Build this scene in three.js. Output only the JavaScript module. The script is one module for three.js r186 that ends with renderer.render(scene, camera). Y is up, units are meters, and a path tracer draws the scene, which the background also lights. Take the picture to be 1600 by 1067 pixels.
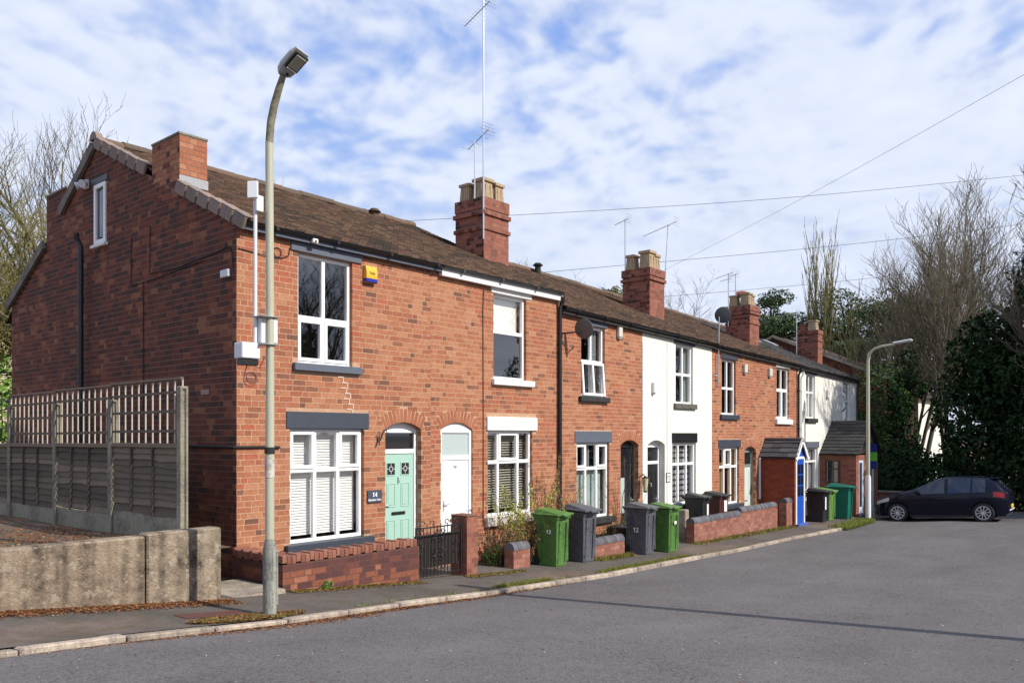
import * as THREE from 'three';
import { ImprovedNoise } from 'three/addons/math/ImprovedNoise.js';

// ---------- camera, sky, sun ----------
const scene = new THREE.Scene();
const E = 2.07;                                   // heights below are given from the lens; E lifts the whole place so that the house corner stands at 0
const CAM = new THREE.Vector3(-6.253, E, 10.376);
const camera = new THREE.PerspectiveCamera(45.86, 1600 / 1067, 0.1, 600);
camera.position.copy(CAM);
camera.lookAt(CAM.x + 0.7655, E, CAM.z - 0.6435);
camera.setViewOffset(1600, 1067, 0, -146.5, 1600, 1067);
camera.updateMatrixWorld(); camera.updateProjectionMatrix();
const renderer = new THREE.WebGLRenderer();
renderer.toneMapping = THREE.LinearToneMapping;
renderer.toneMappingExposure = 1.14;
renderer.shadowMap.enabled = true;
const AZ = 11.5 * Math.PI / 180, EL = 38 * Math.PI / 180;
const SUN = new THREE.Vector3(Math.sin(AZ) * Math.cos(EL), Math.sin(EL), Math.cos(AZ) * Math.cos(EL));
const sun = new THREE.DirectionalLight(new THREE.Color(1, 0.94, 0.85), 4.75);
sun.position.set(12, 0, 0).addScaledVector(SUN, 60); sun.target.position.set(12, 0, 0);
sun.castShadow = true; sun.shadow.radius = 1;
Object.assign(sun.shadow.camera, { left: -45, right: 45, top: 45, bottom: -45, near: 1, far: 140 });
sun.shadow.mapSize.set(4096, 4096);
scene.add(sun, sun.target);

const noise = new ImprovedNoise();
const nz = (x, y, z) => noise.noise(x, y, z);
function fbm(x, y, z, o = 5) { let a = 0.5, s = 0; for (let i = 0; i < o; i++) { s += a * nz(x, y, z); x = x * 2.03 + 7.1; y = y * 2.03 + 3.3; z = z * 2.03 + 1.7; a *= 0.5; } return s; }
const clamp = (v, a = 0, b = 1) => Math.min(b, Math.max(a, v));
const smooth = (a, b, v) => { v = clamp((v - a) / (b - a)); return v * v * (3 - 2 * v); };
const lerp = (a, b, t) => a + (b - a) * t;
{
  const W = 3072, H = 1536, d = new Float32Array(W * H * 4);
  for (let j = 0; j < H; j++) {
    const th = ((j + 0.5) / H - 0.5) * Math.PI, y = Math.sin(th), c = Math.cos(th);
    for (let i = 0; i < W; i++) {
      if (y < 0) { const k = (j * W + i) * 4; d[k] = 0.2; d[k + 1] = 0.19; d[k + 2] = 0.17; d[k + 3] = 1; continue; }
      const ph = ((i + 0.5) / W - 0.5) * 2 * Math.PI, x = Math.cos(ph) * c, z = Math.sin(ph) * c, k = (j * W + i) * 4;
      const yy = Math.max(y, 0), h = 1 / (yy + 0.2), px = x * h, pz = z * h;
      const wx = px + 0.16 * fbm(px * 1.6 + 4, pz * 1.6, 2.2, 3), wz = pz + 0.16 * fbm(px * 1.6, pz * 1.6 + 9, 5.1, 3);
      const big = fbm(wx * 0.9 + 5.3, wz * 0.9 + 1.1, 0.4, 3), mid = fbm(wx * 4.2, wz * 4.2, 8.2, 3), rip = nz(wx * 17 + 4 * wz, wz * 11 - wx * 3, 6.6), fine = fbm(wx * 15, wz * 15, 3.7, 4);
      let cov = smooth(-0.42, 0.3, big * 1.1 + mid * 0.55 + rip * 0.17 + fine * 0.66 + 0.09);
      cov = lerp(cov, 0.92, smooth(0.36, 0.06, yy) * 0.7);
      const dens = 0.9 + 0.14 * clamp(mid + 0.4 + 0.5 * big) + 0.1 * fine, hor = smooth(0.55, 0.0, yy);
      const sky = [lerp(0.19, 0.52, hor), lerp(0.34, 0.66, hor), lerp(0.76, 0.9, hor)];
      const cl = [0.69 * dens, 0.755 * dens, 0.91 * dens];
      for (let q = 0; q < 3; q++) d[k + q] = lerp(sky[q], cl[q], cov);
      d[k + 3] = 1;
    }
  }
  const t = new THREE.DataTexture(d, W, H, THREE.RGBAFormat, THREE.FloatType);
  t.mapping = THREE.EquirectangularReflectionMapping; t.magFilter = t.minFilter = THREE.LinearFilter; t.needsUpdate = true;
  scene.background = t; scene.environment = t;
}

// ---------- small tools ----------
let seed = 7;
function rnd() { seed |= 0; seed = seed + 0x6D2B79F5 | 0; let t = Math.imul(seed ^ seed >>> 15, 1 | seed); t = t + Math.imul(t ^ t >>> 7, 61 | t) ^ t; return ((t ^ t >>> 14) >>> 0) / 4294967296; }
const rr = (a, b) => a + (b - a) * rnd();
const pick = (a) => a[Math.floor(rnd() * a.length)];
const V = (x, y, z) => new THREE.Vector3(x, y, z);
const C = (r, g, b) => new THREE.Color().setRGB(r, g, b);

// a tiling grain: size s pixels, f(u, v, n) with n(k) = periodic noise of k cells
function tex(s, f, srgb = true) {
  const d = new Uint8Array(s * s * 4), enc = (v) => { v = clamp(v); return 255 * (srgb ? (v < 0.0031308 ? 12.92 * v : 1.055 * Math.pow(v, 1 / 2.4) - 0.055) : v); };
  const lat = {}, cell = (k, o) => lat[k * 64 + o] ??= Float32Array.from({ length: k * k }, () => rnd() * 2 - 1);
  for (let j = 0; j < s; j++) for (let i = 0; i < s; i++) {
    const u = i / s, v = j / s;
    const n = (k, o = 0, kv = k) => { const L = cell(k, o), x = u * k, y = v * kv, x0 = Math.floor(x), y0 = Math.floor(y); let a = x - x0, b = y - y0; a = a * a * (3 - 2 * a); b = b * b * (3 - 2 * b); const g = (p, q) => L[((q % kv + kv) % kv) * k + (p % k + k) % k]; return lerp(lerp(g(x0, y0), g(x0 + 1, y0), a), lerp(g(x0, y0 + 1), g(x0 + 1, y0 + 1), a), b); };
    const c = f(u, v, n), k = (j * s + i) * 4;
    d[k] = enc(c[0]); d[k + 1] = enc(c[1] ?? c[0]); d[k + 2] = enc(c[2] ?? c[0]); d[k + 3] = 255;
  }
  const t = new THREE.DataTexture(d, s, s); t.colorSpace = srgb ? THREE.SRGBColorSpace : THREE.NoColorSpace;
  t.wrapS = t.wrapT = THREE.RepeatWrapping; t.magFilter = THREE.LinearFilter; t.needsUpdate = true;
  return t;
}
const scaled = (t, m) => { const c = t.clone(); c.repeat.set(1 / m, 1 / m); c.needsUpdate = true; return c; };
const one = (v) => [v, v, v];
const T = {
  grain: tex(256, (u, v, n) => one(0.86 + 0.13 * n(24) + 0.11 * n(64, 1) + 0.1 * n(128, 2))),
  grainB: tex(256, (u, v, n) => one(0.5 + 0.25 * n(40, 3) + 0.25 * n(100, 4)), false),
  soft: tex(256, (u, v, n) => one(0.93 + 0.05 * n(6, 5) + 0.04 * n(20, 6) + 0.03 * n(90, 7))),
  conc: tex(1024, (u, v, n) => { const s = Math.max(0, n(60, 1) * n(90, 2) * 2 - 0.42), w = Math.max(0, n(14, 8) - 0.35), k = 0.72 + 0.2 * n(5) + 0.12 * n(17, 3) + 0.13 * n(48, 4) + 0.16 * n(160, 5) + 0.1 * n(400, 6), g = 0.05 * n(4, 7); return [k + s * 1.2 + w * 0.25, k * 0.93 + s * 1.2 + w * 0.26 + g * 0.4, k * 0.83 + s * 1.1 + w * 0.22 - g]; }),
  lichen: (() => {
    const N = 1024, m = new Float32Array(N * N);
    for (let q = 0; q < 620; q++) { const cx = rnd() * N, cy = rnd() * N, r = 4 + 15 * Math.pow(rnd(), 3), a = 0.35 + 0.55 * rnd(), e = rr(0, 9); for (let y = -r * 1.5 | 0; y <= r * 1.5; y++) for (let x = -r * 1.5 | 0; x <= r * 1.5; x++) { const t = Math.hypot(x, y) / (r * (1 + 0.3 * Math.sin(Math.atan2(y, x) * 3 + e) + 0.15 * Math.sin(Math.atan2(y, x) * 7 + e * 2))); if (t < 1) { const k = ((cy + y + N | 0) % N) * N + ((cx + x + N | 0) % N); m[k] = Math.max(m[k], a * smooth(1, 0.7, t) * (0.75 + 0.25 * Math.sin(t * 9))); } } }
    return tex(N, (u, v, n) => { const st = Math.max(-0.5, n(30, 11, 2) * 0.7 + n(70, 12, 5) * 0.5), blot = n(7, 13) * 0.6 + n(19, 20) * 0.5, k = 0.62 + 0.28 * st + 0.24 * blot + 0.16 * n(40, 16) + 0.13 * n(150, 17) + 0.1 * n(380, 19), w = m[(v * N | 0) * N + (u * N | 0)]; return [k * 1.02 + w * 0.75, k * 0.92 + w * 0.76, k * 0.8 + w * 0.68]; });
  })(),
  concB: tex(512, (u, v, n) => one(0.5 + 0.2 * n(20, 1) + 0.2 * n(60, 2) + 0.2 * n(180, 3)), false),
  asph: tex(2048, (u, v, n) => { const f = n(900, 1), k = 0.83 + 0.06 * n(4) + 0.06 * n(11, 2) + 0.05 * n(40, 3) + 0.22 * n(330, 4) + 0.36 * f + (f > 0.86 ? 0.35 : 0) - (f < -0.86 ? 0.25 : 0), p = 0.02 * n(7, 5); return [k * (1 + p), k * 0.955, k * (0.95 - p)]; }),
  asphB: tex(1024, (u, v, n) => one(0.5 + 0.25 * n(160, 1) + 0.25 * n(400, 2)), false),
  pave: tex(1024, (u, v, n) => { const m = clamp(n(9, 6) * 0.9 + n(23, 7) * 0.6 - 0.25), k = 0.8 + 0.1 * n(5) + 0.1 * n(15, 2) + 0.1 * n(60, 3) + 0.16 * n(330, 4) + 0.12 * n(500, 1); return [k * lerp(1, 0.78, m), k * lerp(0.92, 0.74, m), k * lerp(0.86, 0.5, m)]; }),
  wood: tex(512, (u, v, n) => { const g = 0.15 * n(3, 1) + 0.22 * Math.sin((v * 26 + n(5, 2) * 1.4) * 6.283) * 0.5 + 0.2 * n(90, 3); return [0.8 + g, 0.8 + g * 0.95, 0.8 + g * 0.85]; }),
  soil: tex(512, (u, v, n) => { const a = clamp(0.5 + n(8) * 0.6 + n(30, 2) * 0.5), k = 0.7 + 0.3 * n(120, 3) + 0.2 * n(240, 4), m = clamp(n(13, 5) * 1.3); return [k * lerp(0.34, 0.2, a) * (1 - 0.3 * m), k * lerp(0.15, 0.16, a), k * lerp(0.07, 0.12, a)]; }),
  fol: tex(64, (u, v, n) => one(0.85 + 0.15 * n(16))),
};
function mat(r, g, b, o = {}) {
  const { map, size = 1, bump, bsize = size, bs = 0.003, rough = 0.85, vc, phys, ...rest } = o;
  const m = new (phys ? THREE.MeshPhysicalMaterial : THREE.MeshStandardMaterial)({ roughness: rough, ...rest });
  m.color.setRGB(r, g, b);
  if (map) m.map = scaled(map, size);
  if (bump) { m.bumpMap = scaled(bump, bsize); m.bumpScale = bs; }
  if (vc) m.vertexColors = true;
  return m;
}
const brickOpt = { map: T.grain, size: 0.6, bump: T.grainB, bs: 0.002, rough: 0.93 };
const M = {
  bricks: mat(1, 1, 1, { ...brickOpt, vc: true }),
  mortar: mat(0.52, 0.315, 0.2, { map: T.grain, size: 0.5, rough: 0.95 }),
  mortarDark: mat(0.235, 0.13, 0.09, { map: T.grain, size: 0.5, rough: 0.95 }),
  tiles: mat(1, 1, 1, { map: T.grain, size: 0.5, bump: T.grainB, bs: 0.003, rough: 0.95, vc: true }),
  under: mat(0.03, 0.026, 0.024), plaster: mat(0.2, 0.19, 0.18), dark: mat(0.012, 0.012, 0.013, { rough: 0.6 }),
  render: mat(0.78, 0.76, 0.68, { map: T.soft, size: 2.5, bump: T.grainB, bsize: 0.8, bs: 0.004, rough: 0.9 }),
  upvc: mat(0.8, 0.8, 0.79, { rough: 0.35 }), white: mat(0.78, 0.77, 0.74, { map: T.soft, size: 1, rough: 0.6 }),
  flake: mat(0.74, 0.73, 0.7, { map: T.conc, size: 0.5, rough: 0.8 }),
  slate: mat(0.045, 0.055, 0.075, { map: T.soft, size: 0.7, rough: 0.5, bump: T.grainB, bs: 0.001 }),
  greyPaint: mat(0.1, 0.115, 0.15, { map: T.soft, size: 0.7, rough: 0.6 }),
  black: mat(0.012, 0.012, 0.014, { rough: 0.4 }), blackMatt: mat(0.02, 0.02, 0.02, { rough: 0.85 }),
  sillWorn: mat(0.03, 0.03, 0.033, { map: T.conc, size: 0.4, rough: 0.75 }),
  lead: mat(0.33, 0.34, 0.36, { map: T.soft, size: 0.5, rough: 0.6 }),
  glass: mat(1, 1, 1, { phys: true, transmission: 1, thickness: 0, ior: 2.35, rough: 0.01 }),
  frost: mat(0.62, 0.72, 0.7, { phys: true, transmission: 0.35, thickness: 0, rough: 0.5 }),
  darkGlass: mat(0.012, 0.014, 0.018, { phys: true, ior: 1.9, rough: 0.03 }),
  blind: mat(0.82, 0.81, 0.78, { rough: 0.6 }), slat: mat(0.55, 0.54, 0.47, { rough: 0.5 }),
  concrete: mat(0.37, 0.32, 0.26, { map: T.lichen, size: 2.6, bump: T.concB, bsize: 0.5, bs: 0.012, rough: 0.95 }),
  concPost: mat(0.31, 0.3, 0.24, { map: T.conc, size: 1.1, bump: T.concB, bsize: 0.4, bs: 0.004, rough: 0.95 }),
  kerb: mat(0.42, 0.37, 0.31, { map: T.conc, size: 1, bump: T.concB, bsize: 0.4, bs: 0.006, rough: 0.95 }),
  asphalt: mat(0.13, 0.124, 0.124, { map: T.asph, size: 7, bump: T.asphB, bsize: 2, bs: 0.006, rough: 0.92, vc: true }),
  pave: mat(0.14, 0.127, 0.115, { map: T.pave, size: 4, bump: T.asphB, bsize: 2, bs: 0.005, rough: 0.95, vc: true }),
  soil: mat(1, 1, 1, { map: T.soil, size: 2.2, bump: T.concB, bsize: 0.8, bs: 0.03, rough: 1 }),
  slab: mat(0.4, 0.36, 0.3, { map: T.conc, size: 1, rough: 0.95 }),
  oldWood: mat(0.16, 0.125, 0.088, { map: T.wood, size: 0.7, rough: 0.95 }),
  galv: mat(0.42, 0.44, 0.46, { rough: 0.45, metalness: 0.6, map: T.soft, size: 0.5 }),
  lampPost: mat(0.44, 0.43, 0.32, { map: T.soft, size: 0.6, rough: 0.55 }), lampBase: mat(0.33, 0.36, 0.33, { map: T.conc, size: 0.8, rough: 0.6 }),
  grey: mat(0.3, 0.32, 0.36, { rough: 0.5 }), lightGrey: mat(0.6, 0.61, 0.63, { rough: 0.45 }),
  bark: mat(0.13, 0.115, 0.075, { map: T.grain, size: 0.4, rough: 0.95 }), barkGreen: mat(0.17, 0.155, 0.07, { map: T.grain, size: 0.4, rough: 0.95 }),
  barkDark: mat(0.05, 0.045, 0.035, { rough: 0.95 }), twig: mat(0.15, 0.125, 0.08, { rough: 0.95 }), twigGreen: mat(0.2, 0.17, 0.06, { rough: 0.95 }),
  wire: mat(0.06, 0.07, 0.09, { rough: 0.6 }), iron: mat(0.014, 0.014, 0.016, { rough: 0.45 }),
  alu: mat(0.55, 0.56, 0.58, { metalness: 0.7, rough: 0.35 }),
};

class MB {
  constructor() { this.p = []; this.n = []; this.u = []; this.c = []; this.col = null; }
  v(a, n, u, v) { this.p.push(a.x, a.y, a.z); this.n.push(n.x, n.y, n.z); this.u.push(u, v); if (this.col) this.c.push(this.col.r, this.col.g, this.col.b); }
  uv(a, n) { const x = Math.abs(n.x), y = Math.abs(n.y), z = Math.abs(n.z); return y >= x && y >= z ? [a.x, a.z] : x >= z ? [a.z, a.y] : [a.x, a.y]; }
  tri(a, b, c, n) { n ??= V().crossVectors(V().subVectors(b, a), V().subVectors(c, a)).normalize(); for (const q of [a, b, c]) this.v(q, n, ...this.uv(q, n)); return this; }
  quad(a, b, c, d, n) { n ??= V().crossVectors(V().subVectors(b, a), V().subVectors(d, a)).normalize(); this.tri(a, b, c, n); this.tri(a, c, d, n); return this; }
  box(x0, x1, y0, y1, z0, z1) { return this.cbox(x0, x1, y0, y1, z0, z1, 0); }
  cbox(x0, x1, y0, y1, z0, z1, b = 0.006) {
    const P = (i, j, k, a) => V(i ? x1 - (a !== 0 ? b : 0) : x0 + (a !== 0 ? b : 0), j ? y1 - (a !== 1 ? b : 0) : y0 + (a !== 1 ? b : 0), k ? z1 - (a !== 2 ? b : 0) : z0 + (a !== 2 ? b : 0));
    const S = [-1, 1];
    for (const s of [0, 1]) {
      const f = (q) => s ? this.quad(...q, null) : this.quad(...q.reverse(), null);
      f([P(s, 0, 1, 0), P(s, 0, 0, 0), P(s, 1, 0, 0), P(s, 1, 1, 0)]);
      f([P(0, s, 0, 1), P(0, s, 1, 1), P(1, s, 1, 1), P(1, s, 0, 1)]);
      f([P(0, 0, s, 2), P(1, 0, s, 2), P(1, 1, s, 2), P(0, 1, s, 2)]);
    }
    if (b > 0) {
      const cx = (x0 + x1) / 2, cy = (y0 + y1) / 2, cz = (z0 + z1) / 2, out = (q) => { const m = q.reduce((t, a) => t.add(a), V()).divideScalar(q.length), n = V().crossVectors(V().subVectors(q[1], q[0]), V().subVectors(q[2], q[0])); if (n.dot(m.sub(V(cx, cy, cz))) < 0) q.reverse(); q.length === 4 ? this.quad(...q) : this.tri(...q); };
      for (const i of [0, 1]) for (const j of [0, 1]) {
        out([P(i, j, 0, 0), P(i, j, 1, 0), P(i, j, 1, 1), P(i, j, 0, 1)]);
        out([P(i, 0, j, 0), P(i, 1, j, 0), P(i, 1, j, 2), P(i, 0, j, 2)]);
        out([P(0, i, j, 1), P(1, i, j, 1), P(1, i, j, 2), P(0, i, j, 2)]);
        for (const k of [0, 1]) out([P(i, j, k, 0), P(i, j, k, 1), P(i, j, k, 2)]);
      }
    }
    return this;
  }
  // an upright board from (x,z) a to b, heights y0..y1, thickness t
  bar(a, b, w, t, up = V(0, 1, 0)) {
    const d = V().subVectors(b, a).normalize(), s = V().crossVectors(d, up).normalize().multiplyScalar(t / 2), h = V().crossVectors(s, d).normalize().multiplyScalar(w / 2);
    const q = (p, i, j) => p.clone().addScaledVector(s, i).addScaledVector(h, j), A = [q(a, -1, -1), q(a, 1, -1), q(a, 1, 1), q(a, -1, 1)], B = [q(b, -1, -1), q(b, 1, -1), q(b, 1, 1), q(b, -1, 1)];
    for (let i = 0; i < 4; i++) { const j = (i + 1) % 4; this.quad(A[j], A[i], B[i], B[j]); }
    this.quad(A[0], A[1], A[2], A[3]); this.quad(B[3], B[2], B[1], B[0]);
    return this;
  }
  tube(pts, r, seg = 6, caps = true) {
    const N = pts.length, R = (i) => Array.isArray(r) ? r[i] : r, rings = [];
    let t = V().subVectors(pts[1], pts[0]).normalize(), nn = Math.abs(t.y) < 0.9 ? V(0, 1, 0).cross(t).normalize() : V(1, 0, 0).cross(t).normalize();
    for (let i = 0; i < N; i++) {
      const a = pts[Math.max(0, i - 1)], b = pts[Math.min(N - 1, i + 1)]; t = V().subVectors(b, a).normalize();
      nn.addScaledVector(t, -nn.dot(t)).normalize(); const bb = V().crossVectors(t, nn), ring = [];
      for (let k = 0; k < seg; k++) { const an = k / seg * 6.28318, dn = nn.clone().multiplyScalar(Math.cos(an)).addScaledVector(bb, Math.sin(an)); ring.push([pts[i].clone().addScaledVector(dn, R(i)), dn]); }
      rings.push(ring);
    }
    for (let i = 0; i + 1 < N; i++) for (let k = 0; k < seg; k++) {
      const l = (k + 1) % seg, A = rings[i][k], B = rings[i][l], D = rings[i + 1][k], F = rings[i + 1][l], u0 = k / seg, u1 = (k + 1) / seg;
      for (const [q, u, v] of [[A, u0, i], [B, u1, i], [F, u1, i + 1], [A, u0, i], [F, u1, i + 1], [D, u0, i + 1]]) this.v(q[0], q[1], u * R(0) * 6.28, v * 0.3);
    }
    if (caps) for (const i of [0, N - 1]) for (let k = 1; k + 1 < seg; k++) { const q = [rings[i][0][0], rings[i][k][0], rings[i][k + 1][0]]; i ? this.tri(...q) : this.tri(q[0], q[2], q[1]); }
    return this;
  }
  cyl(x, z, y0, y1, r0, r1 = r0, seg = 12) { return this.tube([V(x, y0, z), V(x, y1, z)], [r0, r1], seg); }
  add(g, m) {
    if (g.index) g = g.toNonIndexed();
    const p = g.attributes.position, n = g.attributes.normal, u = g.attributes.uv, nm = m && new THREE.Matrix3().getNormalMatrix(m), a = V(), b = V();
    for (let i = 0; i < p.count; i++) { a.fromBufferAttribute(p, i); b.fromBufferAttribute(n, i); if (m) { a.applyMatrix4(m); b.applyMatrix3(nm).normalize(); } this.v(a, b, u ? u.getX(i) : 0, u ? u.getY(i) : 0); }
    return this;
  }
  geometry() {
    const g = new THREE.BufferGeometry(), f = (k, a, s) => a.length && g.setAttribute(k, new THREE.BufferAttribute(new Float32Array(a), s));
    f('position', this.p, 3); f('normal', this.n, 3); f('uv', this.u, 2); f('color', this.c, 3);
    return g;
  }
  build(name, material, parent) { return mesh(name, this.geometry(), material, parent); }
}
const used = {};
const numbered = (n) => { const k = used[n] = (used[n] ?? -1) + 1; return k ? n + '_' + String(k).padStart(3, '0') : n; };
function mesh(name, g, material, parent) { const m = new THREE.Mesh(g, material); m.name = parent ? name : numbered(name); m.castShadow = m.receiveShadow = true; (parent ?? scene).add(m); return m; }
function tag(o, label, category, group, kind) { Object.assign(o.userData, { label, category }); if (group) o.userData.group = group; if (kind) o.userData.kind = kind; return o; }
function thing(name, label, category, at, group) { const o = new THREE.Group(); o.name = numbered(name); scene.add(o); tag(o, label, category, group); o.userData.at = at; return o; }
function part(name, parent) { const o = new THREE.Group(); o.name = name; parent.add(o); return o; }
const struct = (o) => { o.userData.kind = 'structure'; return o; };
const stuff = (o) => { o.userData.kind = 'stuff'; return o; };

// pieces laid one by one: the ones that show largest become meshes of their own, the rest one mesh
const frustum = new THREE.Frustum().setFromProjectionMatrix(new THREE.Matrix4().multiplyMatrices(camera.projectionMatrix, camera.matrixWorldInverse));
function lay(name, list, geos, pal, base, parent, keep, restName, restParent) {
  const q = V();
  for (const o of list) { q.setFromMatrixPosition(o.m); o.d = q.distanceTo(V(CAM.x, 0, CAM.z)) + (frustum.containsPoint(q.clone().setY(q.y + E)) ? 0 : 1000) - (o.w ?? 0) * 3; }
  list.sort((a, b) => a.d - b.d);
  const rest = new MB();
  list.forEach((o, i) => {
    if (i < keep && o.d < 900) {
      pal[o.c].mat ??= (() => { const m = base.clone(); m.vertexColors = false; m.color.copy(pal[o.c]); return m; })();
      const k = mesh(name, geos[o.g], pal[o.c].mat, parent); o.m.decompose(k.position, k.quaternion, k.scale);
    } else { rest.col = pal[o.c]; rest.add(geos[o.g], o.m); }
  });
  if (rest.p.length) stuff(rest.build(restName, base, restParent ?? parent));
}
const brickGeo = [0, 1, 2, 3, 4, 5].map((i) => {   // 1 x 1 front at z = 0, one deep, no back
  const g = new THREE.BoxGeometry(1, 1, 1).translate(0, 0, -0.5), u = g.attributes.uv;
  for (let k = 0; k < u.count; k++) u.setXY(k, u.getX(k) * 0.23 + i * 0.37, u.getY(k) * 0.072 + i * 0.19);
  g.setIndex([...g.index.array].filter((_, k) => Math.floor(k / 6) !== 5)); return g;
});
const palette = (a) => a.flatMap(([r, g, b, n = 1]) => Array.from({ length: n }, () => C(r, g, b)));
const PAL = {
  front: [[0.371, 0.134, 0.067], [0.412, 0.165, 0.083], [0.335, 0.112, 0.056], [0.443, 0.2, 0.105], [0.386, 0.149, 0.073], [0.268, 0.099, 0.054], [0.36, 0.127, 0.062], [0.227, 0.094, 0.055], [0.391, 0.11, 0.056], [0.17, 0.077, 0.048], [0.422, 0.185, 0.097]].map((c) => C(...c)),
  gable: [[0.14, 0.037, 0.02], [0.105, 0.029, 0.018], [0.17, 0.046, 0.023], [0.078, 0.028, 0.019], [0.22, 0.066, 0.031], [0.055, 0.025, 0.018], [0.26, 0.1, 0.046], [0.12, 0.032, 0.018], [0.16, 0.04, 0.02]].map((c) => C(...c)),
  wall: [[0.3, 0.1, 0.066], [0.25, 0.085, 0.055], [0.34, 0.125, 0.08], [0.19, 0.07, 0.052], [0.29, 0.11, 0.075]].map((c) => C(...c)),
  roof: [[0.13, 0.082, 0.058], [0.165, 0.105, 0.072], [0.1, 0.067, 0.05], [0.21, 0.138, 0.095], [0.14, 0.08, 0.055], [0.07, 0.054, 0.044], [0.19, 0.112, 0.072]].map((c) => C(...c)),
  slate: [[0.1, 0.1, 0.105], [0.085, 0.085, 0.092], [0.12, 0.118, 0.115], [0.075, 0.072, 0.074]].map((c) => C(...c)),
};
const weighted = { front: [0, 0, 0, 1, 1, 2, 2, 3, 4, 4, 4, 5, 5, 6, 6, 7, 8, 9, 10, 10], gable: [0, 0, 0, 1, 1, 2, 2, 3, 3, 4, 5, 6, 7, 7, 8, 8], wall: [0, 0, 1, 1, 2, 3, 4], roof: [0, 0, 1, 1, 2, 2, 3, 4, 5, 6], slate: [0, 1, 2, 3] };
// courses of bricks over u0..u1, y0..y1; blocked(y, h) gives [a, b] gaps; place(u, y) gives the matrix of a brick centred there
function courses(list, u0, u1, y0, y1, blocked, place, kind = 'front', pat = [1, 1, 1, 0.48]) {
  const ph = 0.085, L = 0.235; let k = 0;
  for (let y = y0; y + 0.03 < y1; y += ph, k++) {
    const h = Math.min(ph - 0.013, y1 - y), ym = y + h / 2, cuts = blocked(ym, h).sort((a, b) => a[0] - b[0]); let free = [], a = u0;
    for (const [p, q] of cuts) { if (p > a) free.push([a, Math.min(p, u1)]); a = Math.max(a, q); }
    if (a < u1) free.push([a, u1]);
    for (const [p, q] of free) {
      let u = u0 + (k % 2 ? -0.117 : -0.352) - (k % 3) * 0.06, i = k * 2;
      while (u < q) {
        const l = L * pat[i++ % pat.length], s = Math.max(u + 0.006, p), e = Math.min(u + l - 0.006, q); u += l;
        if (e - s < 0.025) continue;
        list.push({ m: place((s + e) / 2, ym, e - s, h), c: kind === 'front' && rnd() < 0.5 ? pick(nz(u * 0.5, y * 0.6, 3.3) > 0 ? [1, 3, 4, 10, 4] : [0, 2, 6, 5, 8, 0]) : kind === 'gable' && rnd() < 0.6 ? (nz(u * 0.8, y * 0.9, 7.7) + 0.5 * nz(u * 2.3, y * 2.6, 1.1) > 0.08 ? pick([2, 4, 0, 8, 4, 6]) : pick([1, 3, 7, 0, 5, 3])) : pick(weighted[kind]), g: Math.floor(rnd() * 6), w: e - s });
      }
    }
  }
}
const mTmp = new THREE.Object3D();
const brickZ = (z) => (u, y, l, h) => { mTmp.position.set(u, y, z + rr(0.0012, 0.0035)); mTmp.rotation.set(rr(-0.006, 0.006), rr(-0.004, 0.004), rr(-0.006, 0.006)); mTmp.scale.set(l, h, 0.09); mTmp.updateMatrix(); return mTmp.matrix.clone(); };
const brickX = (x, s = -1) => (u, y, l, h) => { mTmp.position.set(x + s * rr(0.0012, 0.0035), y, u); mTmp.rotation.set(0, s * Math.PI / 2, rr(-0.008, 0.008)); mTmp.scale.set(l, h, 0.09); mTmp.updateMatrix(); return mTmp.matrix.clone(); };

// level of the pavement
const GX = [-60, -30, -12, -6, -3.45, -1.1, 0, 2.4, 6, 11.5, 17, 24, 60, 200], GY = [-0.4, -0.6, -1.2, -1.5, -1.73, -1.98, -2.07, -2.27, -2.48, -2.66, -2.76, -2.9, -3.3, -3.3];
const ip = (X, Y, x) => { if (x <= X[0]) return Y[0]; for (let i = 1; i < X.length; i++) if (x <= X[i]) return lerp(Y[i - 1], Y[i], (x - X[i - 1]) / (X[i] - X[i - 1])); return Y[Y.length - 1]; };
const G = (x, z = 0) => ip(GX, GY, x) + 0.03 * clamp(z - 2.6, 0, 7) + 0.07 * clamp((x - 8) / 10) * clamp((z - 3.1) / 1.2);
const KX = [-30, -12, -4.04, -2.92, -1.45, 0.6, 2.72, 4.6, 6.96, 10, 15, 18.97, 22.1, 24, 26], KZ = [6.5, 4.5, 3.39, 3.22, 3.05, 2.78, 2.6, 2.5, 2.42, 2.34, 2.3, 2.42, 2.2, 1.5, 0.6];
const kerbZ = (x) => ip(KX, KZ, x);

// ---------- ground, road, pavement, kerb ----------
function sheet(name, xs, zOf, nz_, y, material, colour) {
  const b = new MB();
  const P = (i, j) => { const x = xs[i], z = zOf(x, j / nz_); return V(x, y(x, z), z); };
  const N = (p) => V(y(p.x - 0.05, p.z) - y(p.x + 0.05, p.z), 0.1, y(p.x, p.z - 0.05) - y(p.x, p.z + 0.05)).normalize();
  for (let i = 0; i + 1 < xs.length; i++) for (let j = 0; j < nz_; j++) {
    const q = [P(i, j), P(i, j + 1), P(i + 1, j + 1), P(i + 1, j)];
    for (const k of [0, 1, 2, 0, 2, 3]) { b.col = colour ? colour(q[k].x, q[k].z) : null; b.v(q[k], N(q[k]), q[k].x, q[k].z); }
  }
  return struct(b.build(name, material));
}
const range = (a, b, s) => Array.from({ length: Math.round((b - a) / s) + 1 }, (_, i) => a + i * (b - a) / Math.round((b - a) / s));
sheet('ground', [-300, -150, -80, ...range(-40, 60, 4), 90, 150, 300], (x, t) => lerp(-300, 300, (t < 0.5 ? 0.5 - 0.5 * Math.pow(1 - 2 * t, 2) : 0.5 + 0.5 * Math.pow(2 * t - 1, 2))), 40, (x, z) => G(x) - 0.32, M.soil);
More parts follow.
